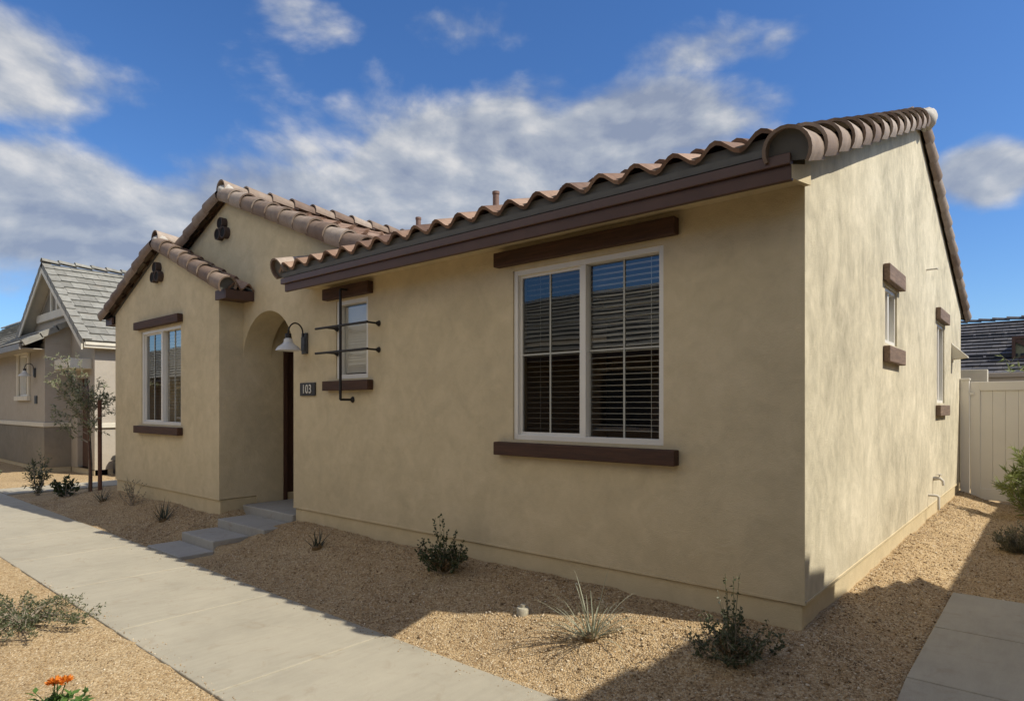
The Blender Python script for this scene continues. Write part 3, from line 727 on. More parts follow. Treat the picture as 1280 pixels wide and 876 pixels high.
q.prism([(.41, 2.98), (.50, 2.98), (1.43, 3.55), (1.43, 3.64), (1.34, 3.64), (.41, 3.07)], -.02, .03); q.prism([(.41, 3.64), (.41, 3.55), (1.34, 2.98), (1.43, 2.98), (1.43, 3.07), (.50, 3.64)], -.02, .035)
q.build('frame', 'fascia', dm)
MB((0, 18.3, 0), (1, 0, 0), (0, -1, 0)).box(.38, 1.46, -1.4, -.03, 2.92, 3.70).build('panel', simple('olive_panel', (.20, .21, .13), .7), dm)

# ------------------------------------------------------------------ NEIGHBOUR (grey house on the left)
Nn = thing('house', (-21, 4, 0), 'grey stucco house at left with steep gable and pale flat tile roof', 'house')
ax, bxr, by = -19.4, -17.46, 1.0
w = MB(*FR(.4)); wn = (-22.05, -21.0, 2.05, 3.25); w.panel(-27, ax-.0015, 1.25, 3.45, [wn], .2)
w.frame((ax, 0, 0), (0, 1, 0), (1, 0, 0)); w.panel(.402, by, 1.25, 3.45, [], .2); w.prism([(.402, 3.452), (by, 3.452), (by, 3.99), (.402, 3.63)], 0, -.2)
w.build('wall', 'grey_stucco', Nn)
apx, apz, gwz = -20.8, 5.72, 3.46
w = MB(*FR(by)); dn = (-18.85, -17.95, .1, 2.5)
w.panel(ax-.2, bxr-.0015, .12, gwz, [dn], .2); w.panel(-24.14, ax-.2, 1.0, gwz, [], .2)
w.prism([(-24.14, gwz), (bxr, gwz), (apx, apz)], 0, -.2)
w.frame((bxr, 0, 0), (0, 1, 0), (1, 0, 0)); w.panel(by+.0015, 11, .12, gwz, [], .2)
w.build('wall', 'grey_stucco', Nn)
w = MB(*FR(.385)); w.box(-27, ax+.0135, -.2, 0, .1, 1.2); w.frame((ax+.015, 0, 0), (0, 1, 0), (1, 0, 0)); w.box(.387, by-.002, -.2, 0, .1, 1.199)
w.build('wainscot', 'grey_dark', Nn)
w = MB(*FR(.37)); w.box(-27, ax+.048, -.2, .02, 1.2, 1.32); w.frame((ax+.05, 0, 0), (0, 1, 0), (1, 0, 0)); w.box(.353, by-.003, -.2, 0, 1.201, 1.319)
w.frame((bxr, 0, 0), (0, 1, 0), (1, 0, 0)); w.box(by-.0, 11, -.1, .05, 1.2, 1.32)
w.build('belt_trim', 'white_trim', Nn, .01)
w = MB(*FR(.40)); w.box(-27, ax, -.3, 0, -.1, .1); w.frame((bxr, 0, 0), (0, 1, 0), (1, 0, 0)); w.box(by, 11, -.3, -.01, -.1, .12); w.frame((0, by, 0), (1, 0, 0), (0, -1, 0)); w.box(ax, bxr-.01, -.3, -.012, -.1, .12)
w.frame((ax, 0, 0), (0, 1, 0), (1, 0, 0)); w.box(.41, by-.01, -.2, -.002, -.1, .1)
w.build('foundation', 'base', Nn)
MB(*FR(by)).box(dn[0], dn[1], -.15, -.12, .1, 2.5).build('door', 'fascia', Nn, .004)
MB(*FR(by)).box(-18.95, -17.65, .003, .5, 2.72, 2.98).build('door_hood', 'white_trim', Nn, .015)
nw = window(Nn, FR(.4), *wn, panes=1, blind='closed', cross=False, fw=.06)
for a, b in ((wn[0]-.14, wn[0]), (wn[1], wn[1]+.14)): MB(*FR(.4)).box(a, b, .002, .05, wn[2], wn[3]).build('trim', 'white_trim', nw, .006)
MB(*FR(.4)).box(wn[0]-.2, wn[1]+.2, .002, .10, wn[3], wn[3]+.14).build('lintel', 'white_trim', nw, .02)
MB(*FR(.4)).box(wn[0]-.2, wn[1]+.2, .002, .10, wn[2]-.13, wn[2]).build('sill', 'white_trim', nw, .01)
# gable dressing
pn = (apz-gwz)/(bxr-apx); an = math.atan(pn)
gd = MB(*FR(by-.32)); lw = .13
for sg2 in (-1, 1):
    x0 = apx+sg2*3.55; z0 = apz+.05-pn*3.55
    gd.prism([(x0, z0), (apx, apz+.05), (apx, apz+.05-lw*1.5), (x0, z0-lw*1.5)], .0, .035)
gd.build('barge_board', 'white_trim', Nn, .006)
gd = MB(*FR(by)); zc = 4.45; hwid = (apz-.15-zc)/pn
gd.box(apx-hwid, apx+hwid, .003, .10, zc-.17, zc+.06).build('gable_beam', 'white_trim', Nn, .01)
gl = MB(*FR(by)); gl.prism([(apx-hwid+.16, zc+.065), (apx+hwid-.16, zc+.065), (apx, apz-.32)], .003, .02); glo = gl.build('gable_panel', 'grey_dark', Nn)
for u in (-.28, .28): MB(*FR(by)).box(apx+u-.06, apx+u+.06, .0205, .07, zc+.065, apz-.32-abs(u)*pn-.05).build('batten', 'white_trim', glo, .004)
nr = MB(); cn, sn = math.cos(an), math.sin(an); ov = .28; hwn = bxr-apx+ov; zr = apz+.12
tile_field(nr, (apx+hwn, by-.30, zr-pn*hwn), (0, 1, 0), (-cn, 0, sn), 10.5, hwn/cn, .42, .37, 0, .035, True)
tile_field(nr, (apx-hwn, by+10.2, zr-pn*hwn), (0, -1, 0), (cn, 0, sn), 10.5, hwn/cn, .42, .37, 0, .035, True)
pl = .62; al = math.atan(pl)
tile_field(nr, (-27, -.12, 3.42), (1, 0, 0), (0, math.cos(al), math.sin(al)), 27+ax+.12, 3.4/math.cos(al), .42, .37, 0, .035, True, clip=lambda p: p.x < -23.4 or p.y < by-.02)
nro = nr.build('roof', 'greytile', Nn, recalc=False)
dk = MB(); zz3 = lambda x: zr-pn*abs(x-apx)-.03
dk.frame((0, 0, 0), (1, 0, 0), (0, 1, 0)); dk.prism([(apx-hwn, zz3(apx-hwn)), (apx, zz3(apx)), (apx+hwn, zz3(apx+hwn)), (apx+hwn, zz3(apx+hwn)-.06), (apx, zz3(apx)-.06), (apx-hwn, zz3(apx-hwn)-.06)], by-.28, by+10.1)
dk.frame((0, 0, 0), (0, 1, 0), (1, 0, 0)); zl = lambda y: 3.42+pl*(y+.12)-.03
dk.prism([(-.1, zl(-.1)), (by-.004, zl(by)), (by-.004, zl(by)-.06), (-.1, zl(-.1)-.06)], -27, ax+.10)
dk.build('roof_deck', 'white_trim', nro)
def rake_flat(A, B, side, out=.06, drop=.13):
    rr = MB()          # flat L shaped rake tiles
    A, B, side = Vector(A), Vector(B), Vector(side); d = (B-A); L = d.length; d.normalize(); n = round(L/.40); ex = L/n
    w_ = side.cross(d).normalized(); w_ = w_ if w_.z > 0 else -w_
    for i in range(n):
        p0 = A+d*(i*ex); p1 = A+d*((i+1)*ex+.03); lf = .03
        P = [p0-side*.16+w_*(.02+lf), p0+side*out+w_*(.02+lf), p0+side*out-w_*(drop-lf), p1-side*.16+w_*.02, p1+side*out+w_*.02, p1+side*out-w_*drop, p0+side*(out-.02)-w_*(drop-lf), p0+side*(out-.02)+w_*(lf-.005), p0-side*.16+w_*(lf-.005)]
        rr.add(P, [(0, 1, 4, 3), (1, 2, 5, 4), (0, 8, 7, 1), (1, 7, 6, 2)])
    rr.build('rake_tiles', 'greytile', nro, recalc=False)
rake_flat((apx+hwn, by-.30, zr-pn*hwn+.02), (apx, by-.30, zr+.02), (0, -1, 0))
rake_flat((apx-hwn, by-.30, zr-pn*hwn+.02), (apx, by-.30, zr+.02), (0, -1, 0))
rake_flat((ax+.12, -.12, 3.44), (ax+.12, by-.02, 3.44+pl*(by+.10)), (1, 0, 0))
rc = MB(); barrel_row(rc, (apx, by-.34, zr+.0), (apx, by+10.2, zr+.0), UP, (1, 0, 0), .12, .40, 15, 165); rc.build('ridge_cap', 'greytile', nro, recalc=False)
MB(*FR(-.12)).box(-27, ax+.06, .002, .06, 3.24, 3.40).build('gutter', simple('taupe_gutter', (.22, .19, .155), .5), nro, .008)
MB(*FR(0)).box(-27, ax, -.39, .11, 3.28, 3.30).build('soffit', 'grey_stucco', nro)
MB((bxr, 0, 0), (0, 1, 0), (1, 0, 0)).box(by-.3, 11, .0, ov-.03, zr-pn*hwn-.16, zr-pn*hwn-.035).build('fascia', 'white_trim', nro, .006)
o = MB((bxr, 0, 0), (0, 1, 0), (1, 0, 0)).prism([(2.0, 2.75), (2.6, 2.75), (2.6, 3.05), (2.0, 3.05)], .003, .38)
attach(o.build('window_hood', 'white_trim', Nn, .02), Nn)

# low black bin between the houses
t = thing('storage_bin', (-16.9, 1.75, 0), 'low black bin against the sunlit wall of the grey house', 'bin')
MB((0, 0, 0), (1, 0, 0), (0, 1, 0)).box(-17.3, -16.5, 1.35, 2.6, 0.0, .36).build('bin_body', 'blackplastic', t, .05)
b = MB((0, 0, 0), (0, 1, 0), (1, 0, 0)); b.prism([(1.30, .365), (2.65, .365), (2.62, .47), (2.3, .60), (1.7, .60), (1.36, .47)], -17.34, -16.46); b.build('bin_lid', 'blackplastic', t, .03)

# farther house at far left
F2 = thing('house', (-37, 4, 0), 'farther house at the left edge showing a slope of pale grey roof tiles', 'house')
MB(*FR(.4)).box(-46, -27.8, -9, 0, -.1, 3.3).build('wall', 'grey_stucco', F2)
fr_ = MB()
tile_field(fr_, (-46.5, -.1, 3.35), (1, 0, 0), (0, math.cos(al), math.sin(al)), 19.1, 4.8/math.cos(al), .42, .37, 0, .04, True)
tile_field(fr_, (-27.4, 9.5, 3.35), (-1, 0, 0), (0, -math.cos(al), math.sin(al)), 19.1, 4.8/math.cos(al), .42, .37, 0, .04, True)
fo = fr_.build('roof', 'greytile', F2, recalc=False)
MB((0, 0, 0), (0, 1, 0), (1, 0, 0)).prism([(-.05, 3.30), (4.7, 6.25), (9.45, 3.30), (9.45, 3.18), (-.05, 3.18)], -46.4, -27.5).build('roof_deck', 'grey_stucco', fo)
barrel_row(rb := MB(), (-46.5, 4.7, 6.33), (-27.4, 4.7, 6.33), UP, (0, -1, 0), .12, .4, 10, 170); rb.build('ridge_cap', 'greytile', fo, recalc=False)

# house at the right, outside the frame: it shades the foreground gravel
F3 = thing('house', (8, -1, 0), 'tan neighbouring house across the right hand path, seen only by its shadow', 'house')
nx0 = 3.36; ye, ze3, pr = 3.3, 3.53, .42; yr = -2.1
MB((nx0, 0, 0), (0, 1, 0), (1, 0, 0)).prism([(2*yr-ye+.4, -.1), (ye-.4, -.1), (ye-.4, ze3), (yr, ze3+pr*(ye-.4-yr)), (2*yr-ye+.4, ze3)], .0, 9).build('wall', 'stucco', F3)
r3 = MB((0, 0, 0), (0, 1, 0), (1, 0, 0))
a5 = math.atan(pr)
tile_field(r3, (nx0+9, ye, ze3), (-1, 0, 0), (0, -math.cos(a5), math.sin(a5)), 9.0, (ye-yr)/math.cos(a5), .3)
tile_field(r3, (nx0, 2*yr-ye, ze3), (1, 0, 0), (0, math.cos(a5), math.sin(a5)), 9.0, (ye-yr)/math.cos(a5), .3)
r3o = r3.build('roof', 'tile', F3, 0, 'auto', recalc=False)
rk = MB(); barrel_row(rk, (nx0, ye, ze3+.0), (nx0, yr, ze3+pr*(ye-yr)+.0), UP, (-1, 0, 0), .125, .38, -40, 190, lift=.05); barrel_row(rk, (nx0, 2*yr-ye, ze3), (nx0, yr, ze3+pr*(ye-yr)), UP, (-1, 0, 0), .125, .38, -40, 190, lift=.05)
rk.build('rake_tiles', 'rake', r3o, 0, 'auto', recalc=False)
MB((nx0+.0, 0, 0), (0, 1, 0), (1, 0, 0)).box(ye-.398, 12, .2, 7, 0, 3.3).build('wing_wall', 'stucco', F3)
MB((nx0+.0, 0, 0), (0, 1, 0), (1, 0, 0)).prism([(ye-.45, 3.3), (12.2, 3.3), (12.2, 3.45), (ye-.45, 3.45)], .0, 7.2).build('wing_roof', 'tile', F3)

# house across the lane, behind the camera: reflected in the windows
F4 = thing('house', (-8, -14, 0), 'house across the lane reflected in the front windows', 'house')
w = MB((0, -10.2, 0), (1, 0, 0), (0, 1, 0)); hs = [(-34, -32.5, 1.2, 2.7), (-28, -26.9, .1, 2.4), (-41, -39.5, 1.2, 2.7), (-21, -19.5, 1.2, 2.7), (-8.2, -6.7, 1.2, 2.7), (-3.6, -2.5, .1, 2.4), (-13, -11.5, 1.2, 2.7), (.5, 2.0, 1.2, 2.7)]
w.panel(-60, 6, 0, 3.3, hs, .25); w.box(-60, 6, -8, -1.6, 0, 3.3); w.build('wall', simple('brown_stucco', (.20, .15, .10), .9, .12, 2), F4)
for h in hs: 
    wo = MB((0, -10.2, 0), (1, 0, 0), (0, 1, 0)).box(h[0], h[1], -.16, -.1, h[2], h[3]).build('window', 'blackplastic', F4)
    for zh in (h[2]-.1, h[3]): MB((0, -10.2, 0), (1, 0, 0), (0, 1, 0)).box(h[0]-.1, h[1]+.1, .002, .06, zh, zh+.1).build('trim', 'white_trim', wo)
r4 = MB(); a6 = math.atan(.5)
tile_field(r4, (6.4, -9.1, 3.2), (-1, 0, 0), (0, -math.cos(a6), math.sin(a6)), 67, 5.2/math.cos(a6), .42, .40, 0, .05, True)
r4o = r4.build('roof', 'greytile', F4, recalc=False)
MB((0, 0, 0), (0, 1, 0), (1, 0, 0)).prism([(-9.15, 3.15), (-14.3, 5.74), (-19.4, 3.15), (-19.4, 3.0), (-9.15, 3.0)], -60.4, 6.3).build('roof_deck', 'fascia', r4o)

# ------------------------------------------------------------------ plants
def leaf(mb, p, d, n, L, w):
    d = d.normalized(); s = d.cross(n)
    if s.length < 1e-4: s = Vector((1, 0, 0))
    s.normalize(); up = s.cross(d)
    mb.add([p, p+d*L*.45+s*w*.5+up*w*.12, p+d*L, p+d*L*.45-s*w*.5+up*w*.12], [(0, 1, 2), (0, 2, 3)])
def rv(a=1): return Vector((random.uniform(-a, a), random.uniform(-a, a), random.uniform(-a, a)))
def shrub(name, label, cat, x, y, stems, h, spread, leafL, leafW, per, leafm, stemm='twig', f0=.15, r=.006, group=None, sub=2, curl=.3, updir=.6, extra=None, low=0):
    z = G(x, y); t = thing(name, (x, y, z), label, cat, group); st = MB(); lf = MB()
    for i in range(stems):
        a = random.uniform(0, 6.283); rad = spread*math.sqrt(random.random()); hh = h*random.uniform(.55, 1.0)*(1-.35*(rad/max(spread, .01))**2)
        tip = Vector((x+rad*math.cos(a), y+rad*math.sin(a), z+hh)); b = Vector((x+random.uniform(-.03, .03), y+random.uniform(-.03, .03), z-.02))
        mid = b.lerp(tip, .5)+Vector((rad*.12*math.cos(a), rad*.12*math.sin(a), -hh*.05))+rv(curl*.08)
        pts = [b, b.lerp(mid, .5)+rv(.01), mid, mid.lerp(tip, .55)+rv(curl*.05), tip]
        st.tube(pts, [r, r*.85, r*.7, r*.5, r*.25], 5, False)
        chains = [pts]
        for k in range(sub):
            q = random.uniform(.25, .8); j = int(q*4); p0 = pts[j].lerp(pts[j+1], q*4-j)
            dd = ((tip-b).normalized()*updir+rv(.8)).normalized()*hh*random.uniform(.18, .4)
            c = [p0, p0+dd*.5+rv(.01), p0+dd+Vector((0, 0, .02))]; st.tube(c, [r*.5, r*.35, r*.2], 4, False); chains.append(c)
        for c in chains:
            nl = max(2, int(per*(1 if len(c) > 3 else .55)))
            for k in range(nl):
                q = random.uniform(f0 if len(c) > 3 else .1, 1)*(len(c)-1.001); j = int(q); p = c[j].lerp(c[j+1], q-j)
                ax_ = (c[j+1]-c[j]).normalized(); d = (ax_*updir+rv(1)).normalized()
                leaf(lf, p, d, rv(1), leafL*random.uniform(.6, 1.15), leafW*random.uniform(.7, 1.15))
    st.build('stems', stemm, t, recalc=False); lf.build('leaves', leafm, t, recalc=False)
    return t
def yucca(name, label, x, y, n, L, w, mat, droop=.5, spread=1.0, group=None):
    z = G(x, y); t = thing(name, (x, y, z), label, 'plant', group); lf = MB()
    for i in range(n):
        a = random.uniform(0, 6.283); el = R(random.choice((random.uniform(20, 48), random.uniform(38, 82)))); l = L*random.uniform(.6, 1.1)
        d = Vector((math.cos(a)*math.cos(el)*spread, math.sin(a)*math.cos(el)*spread, math.sin(el))).normalized()
        p = Vector((x+random.uniform(-.03, .03), y+random.uniform(-.03, .03), z-.01)); s = d.cross(Vector((0, 0, 1))); s.normalize()
        seg = 8; P = []; g = droop*random.uniform(.3, 1.5)*(1.1-math.sin(el)*.75)
        for k in range(seg+1):
            q = k/seg; ww = w*(1-q)**.6*(.65+.35*min(1, q*5))
            P += [p-s*ww*.5, p+s*ww*.5]
            d2 = (d+Vector((0, 0, -g*q*q*1.4))).normalized(); p = p+d2*l/seg
            if p.z < z+.008: p.z = z+.008
        lf.add(P, [(2*k, 2*k+1, 2*k+3, 2*k+2) for k in range(seg)])
    lf.build('blades', mat, t, recalc=False); 
    c = MB().lathe([(.0, -.03), (.05, -.03), (.055, .02), (.03, .05), (0, .06)], (x, y, z), 10); c.build('crown_base', 'leaf_dry', t)
    return t
YG = 'spiky yuccas in the gravel bed'
yucca('yucca', 'large pale yucca in the sunny gravel below the big window', -1.20, -.72, 64, .52, .011, 'blade', .9, 1.1, YG)
yucca('yucca', 'small dark yucca in the shade right of the entry steps', -4.92, -.52, 26, .26, .014, 'blade_dark', .25, .8, YG)
yucca('yucca', 'dark yucca in the shade left of the entry steps', -8.54, -.74, 34, .36, .016, 'blade_dark', .3, .9, YG)
yucca('yucca', 'smallest dark yucca near the staked tree', -11.1, -.74, 24, .32, .015, 'blade_dark', .35, 1.0, YG)
GS = 'young shrubs along the front wall'
t = shrub('shrub', 'upright green shrub with dry base under the left of the big window', 'shrub', -3.0, -.42, 30, .42, .27, .030, .021, 22, 'leaf_dark', r=.004, f0=.3, sub=3, group=GS)
def extra(t, x, y, n, h, spread, L, w, mat, name, per=10, f0=.4):
    z = G(x, y); lf = MB()
    for i in range(n):
        a = random.uniform(0, 6.28); b = Vector((x, y, z)); rad = spread*random.uniform(.4, 1); tip = Vector((x+rad*math.cos(a), y+rad*math.sin(a), z+h*random.uniform(.7, 1.05)))
        lf.tube([b, b.lerp(tip, .5)+rv(.015), tip], [.003, .0022, .0012], 4, False)
        for k in range(per):
            q = random.uniform(f0, 1); leaf(lf, b.lerp(tip, q), rv(1)+Vector((0, 0, .4)), rv(1), L*random.uniform(.7, 1.2), w)
    return lf.build(name, mat, t, recalc=False)
extra(t, -3.0, -.42, 5, .62, .16, .03, .02, 'leaf_dark', 'tall_sprigs', 14, .5)
extra(t, -3.0, -.42, 40, .16, .2, .03, .012, 'leaf_dry', 'dry_leaves', 8, .3)
t = shrub('shrub', 'open grey green shrub with tall sprigs near the house corner', 'shrub', -.28, -.55, 32, .38, .32, .026, .017, 22, 'leaf_mid', r=.004, f0=.15, sub=3, group=GS, updir=.2)
extra(t, -.28, -.55, 5, .60, .20, .024, .018, 'leaf_mid', 'tall_sprigs', 16, .4)
extra(t, -.28, -.55, 1, .52, .2, .02, .012, 'blade', 'pale_sprig', 18, .5)
extra(t, -.28, -.55, 26, .14, .2, .03, .012, 'leaf_dry', 'dry_leaves', 7, .3)
t = shrub('shrub', 'thin wispy shrub in front of the wing window wall', 'shrub', -10.15, -.6, 14, .52, .22, .03, .012, 12, 'leaf_sage', r=.005, f0=.4, sub=2, group=GS)
shrub('shrub', 'tall narrow leafy shrub left of the staked tree', 'shrub', -14.15, -.95, 9, .95, .20, .08, .024, 26, 'leaf_mid', r=.008, f0=.1, sub=3, group=GS)
shrub('shrub', 'low dark glossy shrub at the foot of the staked tree', 'shrub', -12.95, -.78, 11, .46, .24, .09, .042, 15, 'leaf_dark', r=.007, f0=.15, sub=2, group=GS)
shrub('shrub', 'low green sprig at the far left edge by the grey house', 'shrub', -18.6, -.9, 10, .3, .25, .08, .03, 14, 'leaf_mid', r=.006)
# staked tree
tx, ty = -12.55, -.50; tz = G(tx, ty)
T = thing('young_tree', (tx, ty, tz), 'young staked tree with thin olive leaves left of the tan house', 'tree')
tk = MB(); br = MB(); lv = MB()
trunk = [Vector((tx, ty, tz-.05)), Vector((tx-.02, ty+.01, tz+.5)), Vector((tx-.06, ty, tz+1.0)), Vector((tx-.05, ty-.02, tz+1.45)), Vector((tx-.1, ty, tz+2.0))]
tk.tube(trunk, [.036, .032, .028, .022, .008], 10)
for i in range(30):
    q = random.uniform(.42, .98)*(len(trunk)-1.001); j = int(q); p = trunk[j].lerp(trunk[j+1], q-j)
    a = random.uniform(0, 6.28); l = random.uniform(.35, .82)*(1.15-.45*abs(q/4-.6))
    d = Vector((math.cos(a)*.8, math.sin(a)*.8, random.uniform(.15, 1.25))).normalized()
    c = [p, p+d*l*.4+rv(.04), p+d*l*.75+Vector((0, 0, .06))+rv(.05), p+d*l+Vector((0, 0, .05))+rv(.06)]
    br.tube(c, [.008, .0055, .0035, .0015], 5, False)
    chains = [c]
    for k in range(4):
        m_ = random.randint(1, 2); p0 = c[m_].lerp(c[m_+1], random.random()); dd = (d*.7+rv(.8)).normalized()*random.uniform(.14, .36)
        cc = [p0, p0+dd*.5+rv(.02), p0+dd]; br.tube(cc, [.005, .0035, .0015], 4, False); chains.append(cc)
    for c_2 in chains:
        for k in range(21 if len(c_2) > 3 else 12):
            q2 = random.uniform(.15, 1)*(len(c_2)-1.001); j2 = int(q2); pp = c_2[j2].lerp(c_2[j2+1], q2-j2)
            leaf(lv, pp, (c_2[j2+1]-c_2[j2]).normalized()*.7+rv(1)+Vector((0, 0, -.1)), rv(1), random.uniform(.05, .095), random.uniform(.016, .028))
tk.build('trunk', 'bark', T, 0, True); br.build('branches', 'twig', T, recalc=False); lv.build('crown', 'leaf_olive', T, recalc=False)
SG = 'wooden stakes holding the young tree'
def stake(x, y, top, lean, r, label):
    z = G(x, y)
    tag(MB().tube([(x, y, z-.1), (x+lean, y, z+top)], r, 10).tube([(x+lean, y, z+top), (x+lean, y, z+top+.01)], r*.85, 10).build('tree_stake', 'stakew', None, 0, 'auto'), label, 'stake', SG)
stake(-12.28, -.42, 1.68, -.02, .036, 'thick reddish brown stake right of the young tree trunk')
stake(-12.42, -.52, 1.42, -.20, .012, 'thin leaning stake crossing between the tree trunk and thick stake')
# side yard
def oleander(x, y, h, label, n=12, spread=.35):
    return shrub('oleander', label, 'shrub', x, y, n, h, spread, .14, .020, 60, 'leaf_yel', 'twig', f0=.12, r=.008, sub=3, updir=.9)
oleander(.98, 7.4, 1.12, 'tall yellow green oleander in front of the white gate', 13, .42)
shrub('shrub', 'low round dry green shrub below the oleander in the side yard', 'shrub', .93, 4.65, 60, .34, .24, .035, .010, 26, 'leaf_sage', r=.004, f0=.2, sub=2, updir=.5)
shrub('bush', 'feathery green bush showing above the white gate', 'bush', 1.05, 13.4, 40, 3.15, 1.0, .16, .03, 70, 'leaf_yel', r=.012, f0=.4, sub=4)
# left foreground
x0, y0 = -5.05, -3.12
t = thing('ground_creeper', (x0, y0, G(x0, y0)), 'sprawling olive creeper beside the sidewalk at lower left', 'plant')
st = MB(); lf = MB()
for i in range(46):
    a = random.uniform(0, 6.283); l = random.uniform(.25, .85); zz4 = G(x0, y0)
    lift = random.uniform(.03, .13)
    if math.sin(a) < -.6 and random.random() < .6: l *= .5
    c = [Vector((x0, y0, zz4)), Vector((x0+math.cos(a)*l*.4, y0+math.sin(a)*l*.32, zz4+lift)), Vector((x0+math.cos(a)*l*.75, y0+math.sin(a)*l*.62, zz4+lift*.9))+rv(.03), Vector((x0+math.cos(a)*l, y0+math.sin(a)*l*.85, zz4+lift*.6+.03))+rv(.03)]
    st.tube(c, [.004, .003, .0025, .0015], 4, False)
    for k in range(int(150*l)):
        q = random.uniform(.12, 1)*2.999; j_ = int(q); p = c[j_].lerp(c[j_+1], q-j_)+rv(.022)
        p.z = max(p.z, zz4+.01); leaf(lf, p, rv(1)+Vector((0, 0, .3)), rv(1), random.uniform(.018, .034), random.uniform(.008, .014))
st.build('stems', 'twig', t, recalc=False); lf.build('leaves', 'leaf_mid', t, recalc=False)
x1, y1 = -4.55, -3.42
tw = MB()
for i in range(9):
    a = R(random.uniform(18, 52)); l = random.uniform(.35, .75); b = Vector((x1-.5+random.uniform(-.1, .1), y1-.25+random.uniform(-.06, .06), G(x1, y1)+.01))
    e = b+Vector((math.cos(a)*l, math.sin(a)*l, random.uniform(.01, .04))); tw.tube([b, b.lerp(e, .5)+Vector((0, 0, .02)), e], [.006, .004, .002], 5, False)
    for k in range(9): q = b.lerp(e, random.random()); tw.tube([q, q+Vector((random.uniform(-.02, .09), random.uniform(-.05, .07), random.uniform(.0, .03)))], [.002, .001], 4, False)
tag(tw.build('dry_branch', simple('dead_twig', (.10, .08, .055), .9, .2, 20), None, recalc=False), 'dead grey branch lying on the gravel below the creeper', 'branch')
# orange flowering plant
x2, y2 = -3.0, -3.40; z2 = G(x2, y2)
t = thing('flower_plant', (x2, y2, z2), 'small leafy plant with orange blossoms at the lower left corner', 'flower')
st = MB(); lf = MB(); pe = MB()
for i in range(20):
    a = random.uniform(0, 6.283); l = random.uniform(.05, .2); h = random.uniform(.07, .17)
    b = Vector((x2, y2, z2)); e = Vector((x2+math.cos(a)*l, y2+math.sin(a)*l, z2+h)); st.tube([b, b.lerp(e, .5)+Vector((0, 0, .03)), e], [.004, .003, .002], 5, False)
    for k in range(9):
        p = b.lerp(e, random.uniform(.3, 1)); d = rv(1); d.z = abs(d.z)*.4; leaf(lf, p, d, Vector((0, 0, 1))+rv(.5), random.uniform(.05, .085), random.uniform(.024, .036))
for (dx, dy, h) in ((-.02, .0, .205), (.035, .04, .215), (-.075, .03, .185)):
    c = Vector((x2+dx, y2+dy, z2+h)); st.tube([(x2, y2, z2+.05), c], [.004, .003], 5, False)
    for k in range(44):
        d = rv(1); d.z = abs(d.z)*.8+.1; leaf(pe, c+d.normalized()*.012, d, rv(1), random.uniform(.025, .042), random.uniform(.014, .022))
st.build('stems', 'leaf_fresh', t, recalc=False); lf.build('leaves', 'leaf_fresh', t, recalc=False); pe.build('petals', 'petal', t, recalc=False)
# irrigation box
zc_ = G(-1.90, -.62)
t = thing('irrigation_emitter', (-1.90, -.62, zc_), 'small grey irrigation emitter in the gravel left of the pale yucca', 'emitter')
MB().lathe([(0, -.03), (.05, -.03), (.052, .035), (.045, .045), (0, .047)], (-1.90, -.62, zc_), 12).build('emitter_body', 'emitter', t, 0, 'auto')
MB().lathe([(0, .04), (.024, .04), (.022, .068), (0, .07)], (-1.90, -.62, zc_), 10).build('emitter_cap', 'emitter', t, 0, 'auto')

# ------------------------------------------------------------------ light, sky, camera
sun_to = Vector((.85, .285, 1.0)).normalized()
sun = bpy.data.lights.new('sun', 'SUN'); sun.energy = 3.5; sun.angle = R(.53); sun.color = (1, .93, .80)
so = bpy.data.objects.new('sun', sun); COL.objects.link(so); so.rotation_euler = (-sun_to).to_track_quat('-Z', 'Y').to_euler(); so.location = (6, 4, 12)
Wd = bpy.data.worlds.new('World'); S.world = Wd; Wd.use_nodes = True; nt = Wd.node_tree
bg = nt.nodes['Background']; sky = nt.nodes.new('ShaderNodeTexSky'); sky.sky_type = 'NISHITA'; sky.sun_disc = False
sky.sun_elevation = math.asin(sun_to.z); sky.sun_rotation = math.atan2(sun_to.x, sun_to.y); sky.air_density = 1.0; sky.dust_density = .4; sky.ozone_density = 2.0
SKY = .15
bg.inputs['Strength'].default_value = SKY
tc = nt.nodes.new('ShaderNodeTexCoord'); sx = nt.nodes.new('ShaderNodeSeparateXYZ'); nt.links.new(tc.outputs['Generated'], sx.inputs[0])
az_ = math_(nt, 'ARCTAN2', sx.outputs[0], sx.outputs[1]); el_ = math_(nt, 'ARCSINE', sx.outputs[2])
cv = nt.nodes.new('ShaderNodeCombineXYZ'); nt.links.new(az_, cv.inputs[0]); nt.links.new(math_(nt, 'MULTIPLY', el_, 1.7), cv.inputs[1])
def cloudfield(vec):
    a = noise(nt, vec, 4.0, 7, .58, .2)
    vo = nt.nodes.new('ShaderNodeTexVoronoi'); vo.feature = 'F1'; vo.voronoi_dimensions = '2D'; vo.inputs['Scale'].default_value = 9; vo.inputs['Detail'].default_value = 2; vo.inputs['Roughness'].default_value = .55
    vo.normalize = True; nt.links.new(vec, vo.inputs['Vector'])
    return math_(nt, 'ADD', math_(nt, 'MULTIPLY', a, .95), math_(nt, 'MULTIPLY', math_(nt, 'SUBTRACT', .42, vo.outputs['Distance']), .30))
n1 = cloudfield(cv.outputs[0]); n3 = noise(nt, cv.outputs[0], 2.2, 3, .5)
cs = nt.nodes.new('ShaderNodeVectorMath'); cs.operation = 'ADD'; nt.links.new(cv.outputs[0], cs.inputs[0]); cs.inputs[1].default_value = (.018, .03, 0)
n2 = cloudfield(cs.outputs[0])
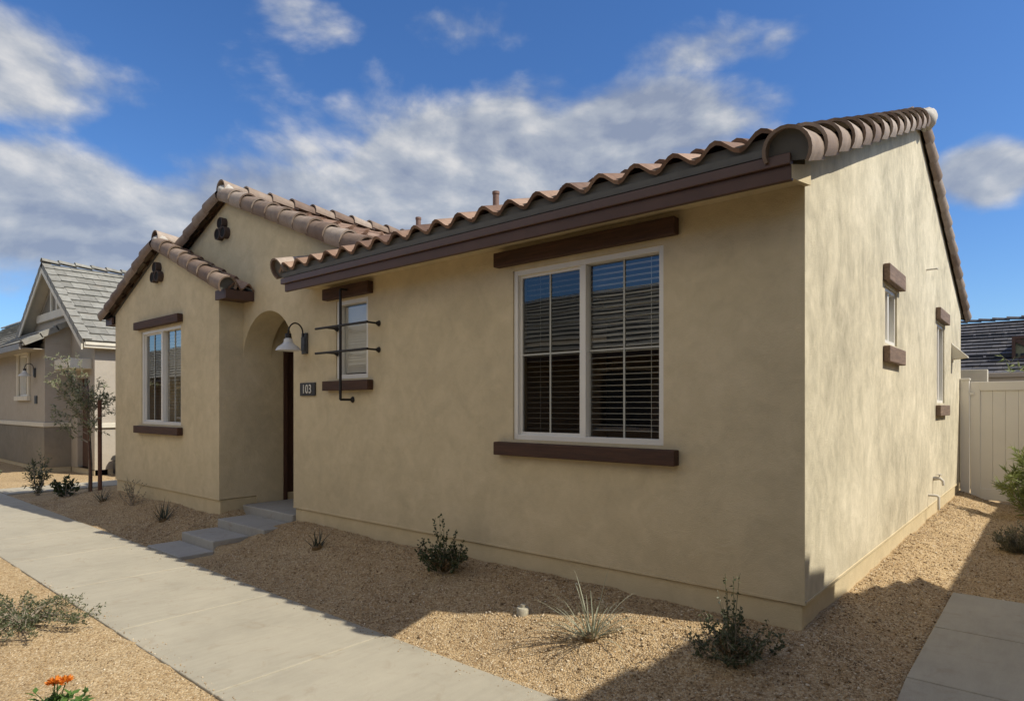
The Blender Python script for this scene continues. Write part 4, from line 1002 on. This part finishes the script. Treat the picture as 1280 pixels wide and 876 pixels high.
# clouds: (azimuth deg, elevation deg, half width deg, half height deg, weight, brightness)
CL = [(-41.0, 20.5, 20, 6.2, 1.15, 0), (-30, 23.5, 12, 3.6, 1.0, 0), (-54, 15.0, 25, 5.4, 1.05, 0), (-78, 14.0, 14, 5.8, 1.1, 0), (-64, 16.5, 9, 4.5, .8, 0),
      (-80, 22.5, 9, 4.5, .95, 0), (-23, 28, 10, 2.2, .5, 0), (-44, 30.5, 8, 2.5, .5, 0), (-58, 30, 6, 2.2, .42, 0), (-3.7, 16.3, 4.6, 2.6, .95, 0), (-82, 9, 12, 2.2, .6, 0), (-34, 34, 6, 2, .4, 0),
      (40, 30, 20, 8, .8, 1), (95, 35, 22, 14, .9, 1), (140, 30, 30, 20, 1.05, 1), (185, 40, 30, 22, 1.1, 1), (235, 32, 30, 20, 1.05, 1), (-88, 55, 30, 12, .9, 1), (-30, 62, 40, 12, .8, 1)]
masks = [None, None]
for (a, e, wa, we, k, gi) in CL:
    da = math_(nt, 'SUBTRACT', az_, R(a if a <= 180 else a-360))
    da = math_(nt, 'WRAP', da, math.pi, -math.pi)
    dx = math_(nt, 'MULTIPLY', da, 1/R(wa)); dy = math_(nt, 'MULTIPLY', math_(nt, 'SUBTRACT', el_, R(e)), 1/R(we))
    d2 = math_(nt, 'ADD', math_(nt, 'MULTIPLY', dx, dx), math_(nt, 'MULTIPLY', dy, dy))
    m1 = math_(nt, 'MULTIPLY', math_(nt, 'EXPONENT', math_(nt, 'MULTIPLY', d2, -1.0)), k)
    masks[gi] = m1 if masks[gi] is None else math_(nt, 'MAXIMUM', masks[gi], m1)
def cover(m):
    dens = math_(nt, 'ADD', math_(nt, 'MULTIPLY', m, .74), math_(nt, 'MULTIPLY', math_(nt, 'SUBTRACT', n1, .5), 1.0))
    cf = nt.nodes.new('ShaderNodeMapRange'); cf.interpolation_type = 'SMOOTHSTEP'; cf.inputs['From Min'].default_value = .22; cf.inputs['From Max'].default_value = .54
    nt.links.new(dens, cf.inputs[0]); return cf.outputs[0]
lit = math_(nt, 'ADD', math_(nt, 'MULTIPLY', math_(nt, 'SUBTRACT', n1, n2), 2.6), math_(nt, 'ADD', .42, math_(nt, 'MULTIPLY', math_(nt, 'SUBTRACT', n3, .5), 1.3)))
ccol = ramp(nt, lit, [(.08, (1.25, 1.45, 1.9)), (.45, (2.0, 2.15, 2.4)), (.9, (3.5, 3.42, 3.3))])
hs_ = nt.nodes.new('ShaderNodeHueSaturation'); hs_.inputs['Saturation'].default_value = 1.15; hs_.inputs['Value'].default_value = 1.0
nt.links.new(sky.outputs[0], hs_.inputs['Color'])
skyc = mixc(nt, 1.0, hs_.outputs[0], (.38, .49, .64), 'MULTIPLY')
c1_ = mixc(nt, math_(nt, 'MULTIPLY', cover(masks[0]), .9), skyc, ccol)
# brighter unseen cloud banks, added as fill light for the shaded walls
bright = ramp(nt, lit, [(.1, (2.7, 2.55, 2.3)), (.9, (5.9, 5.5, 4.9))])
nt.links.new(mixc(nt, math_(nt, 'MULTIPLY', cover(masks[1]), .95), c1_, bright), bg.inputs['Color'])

cam = bpy.data.cameras.new('camera'); co = bpy.data.objects.new('camera', cam); COL.objects.link(co)
co.location = CAM; co.rotation_euler = (R(90), 0, R(40.5)); cam.sensor_width = 36; cam.lens = 36*795/1280
cam.shift_y = 70/1280; cam.clip_start = .05; cam.clip_end = 2000; S.camera = co
S.render.resolution_x, S.render.resolution_y = 1024, 700
S.view_settings.view_transform = 'Standard'; S.view_settings.look = 'None'; S.view_settings.exposure = 0.6; S.view_settings.gamma = 1
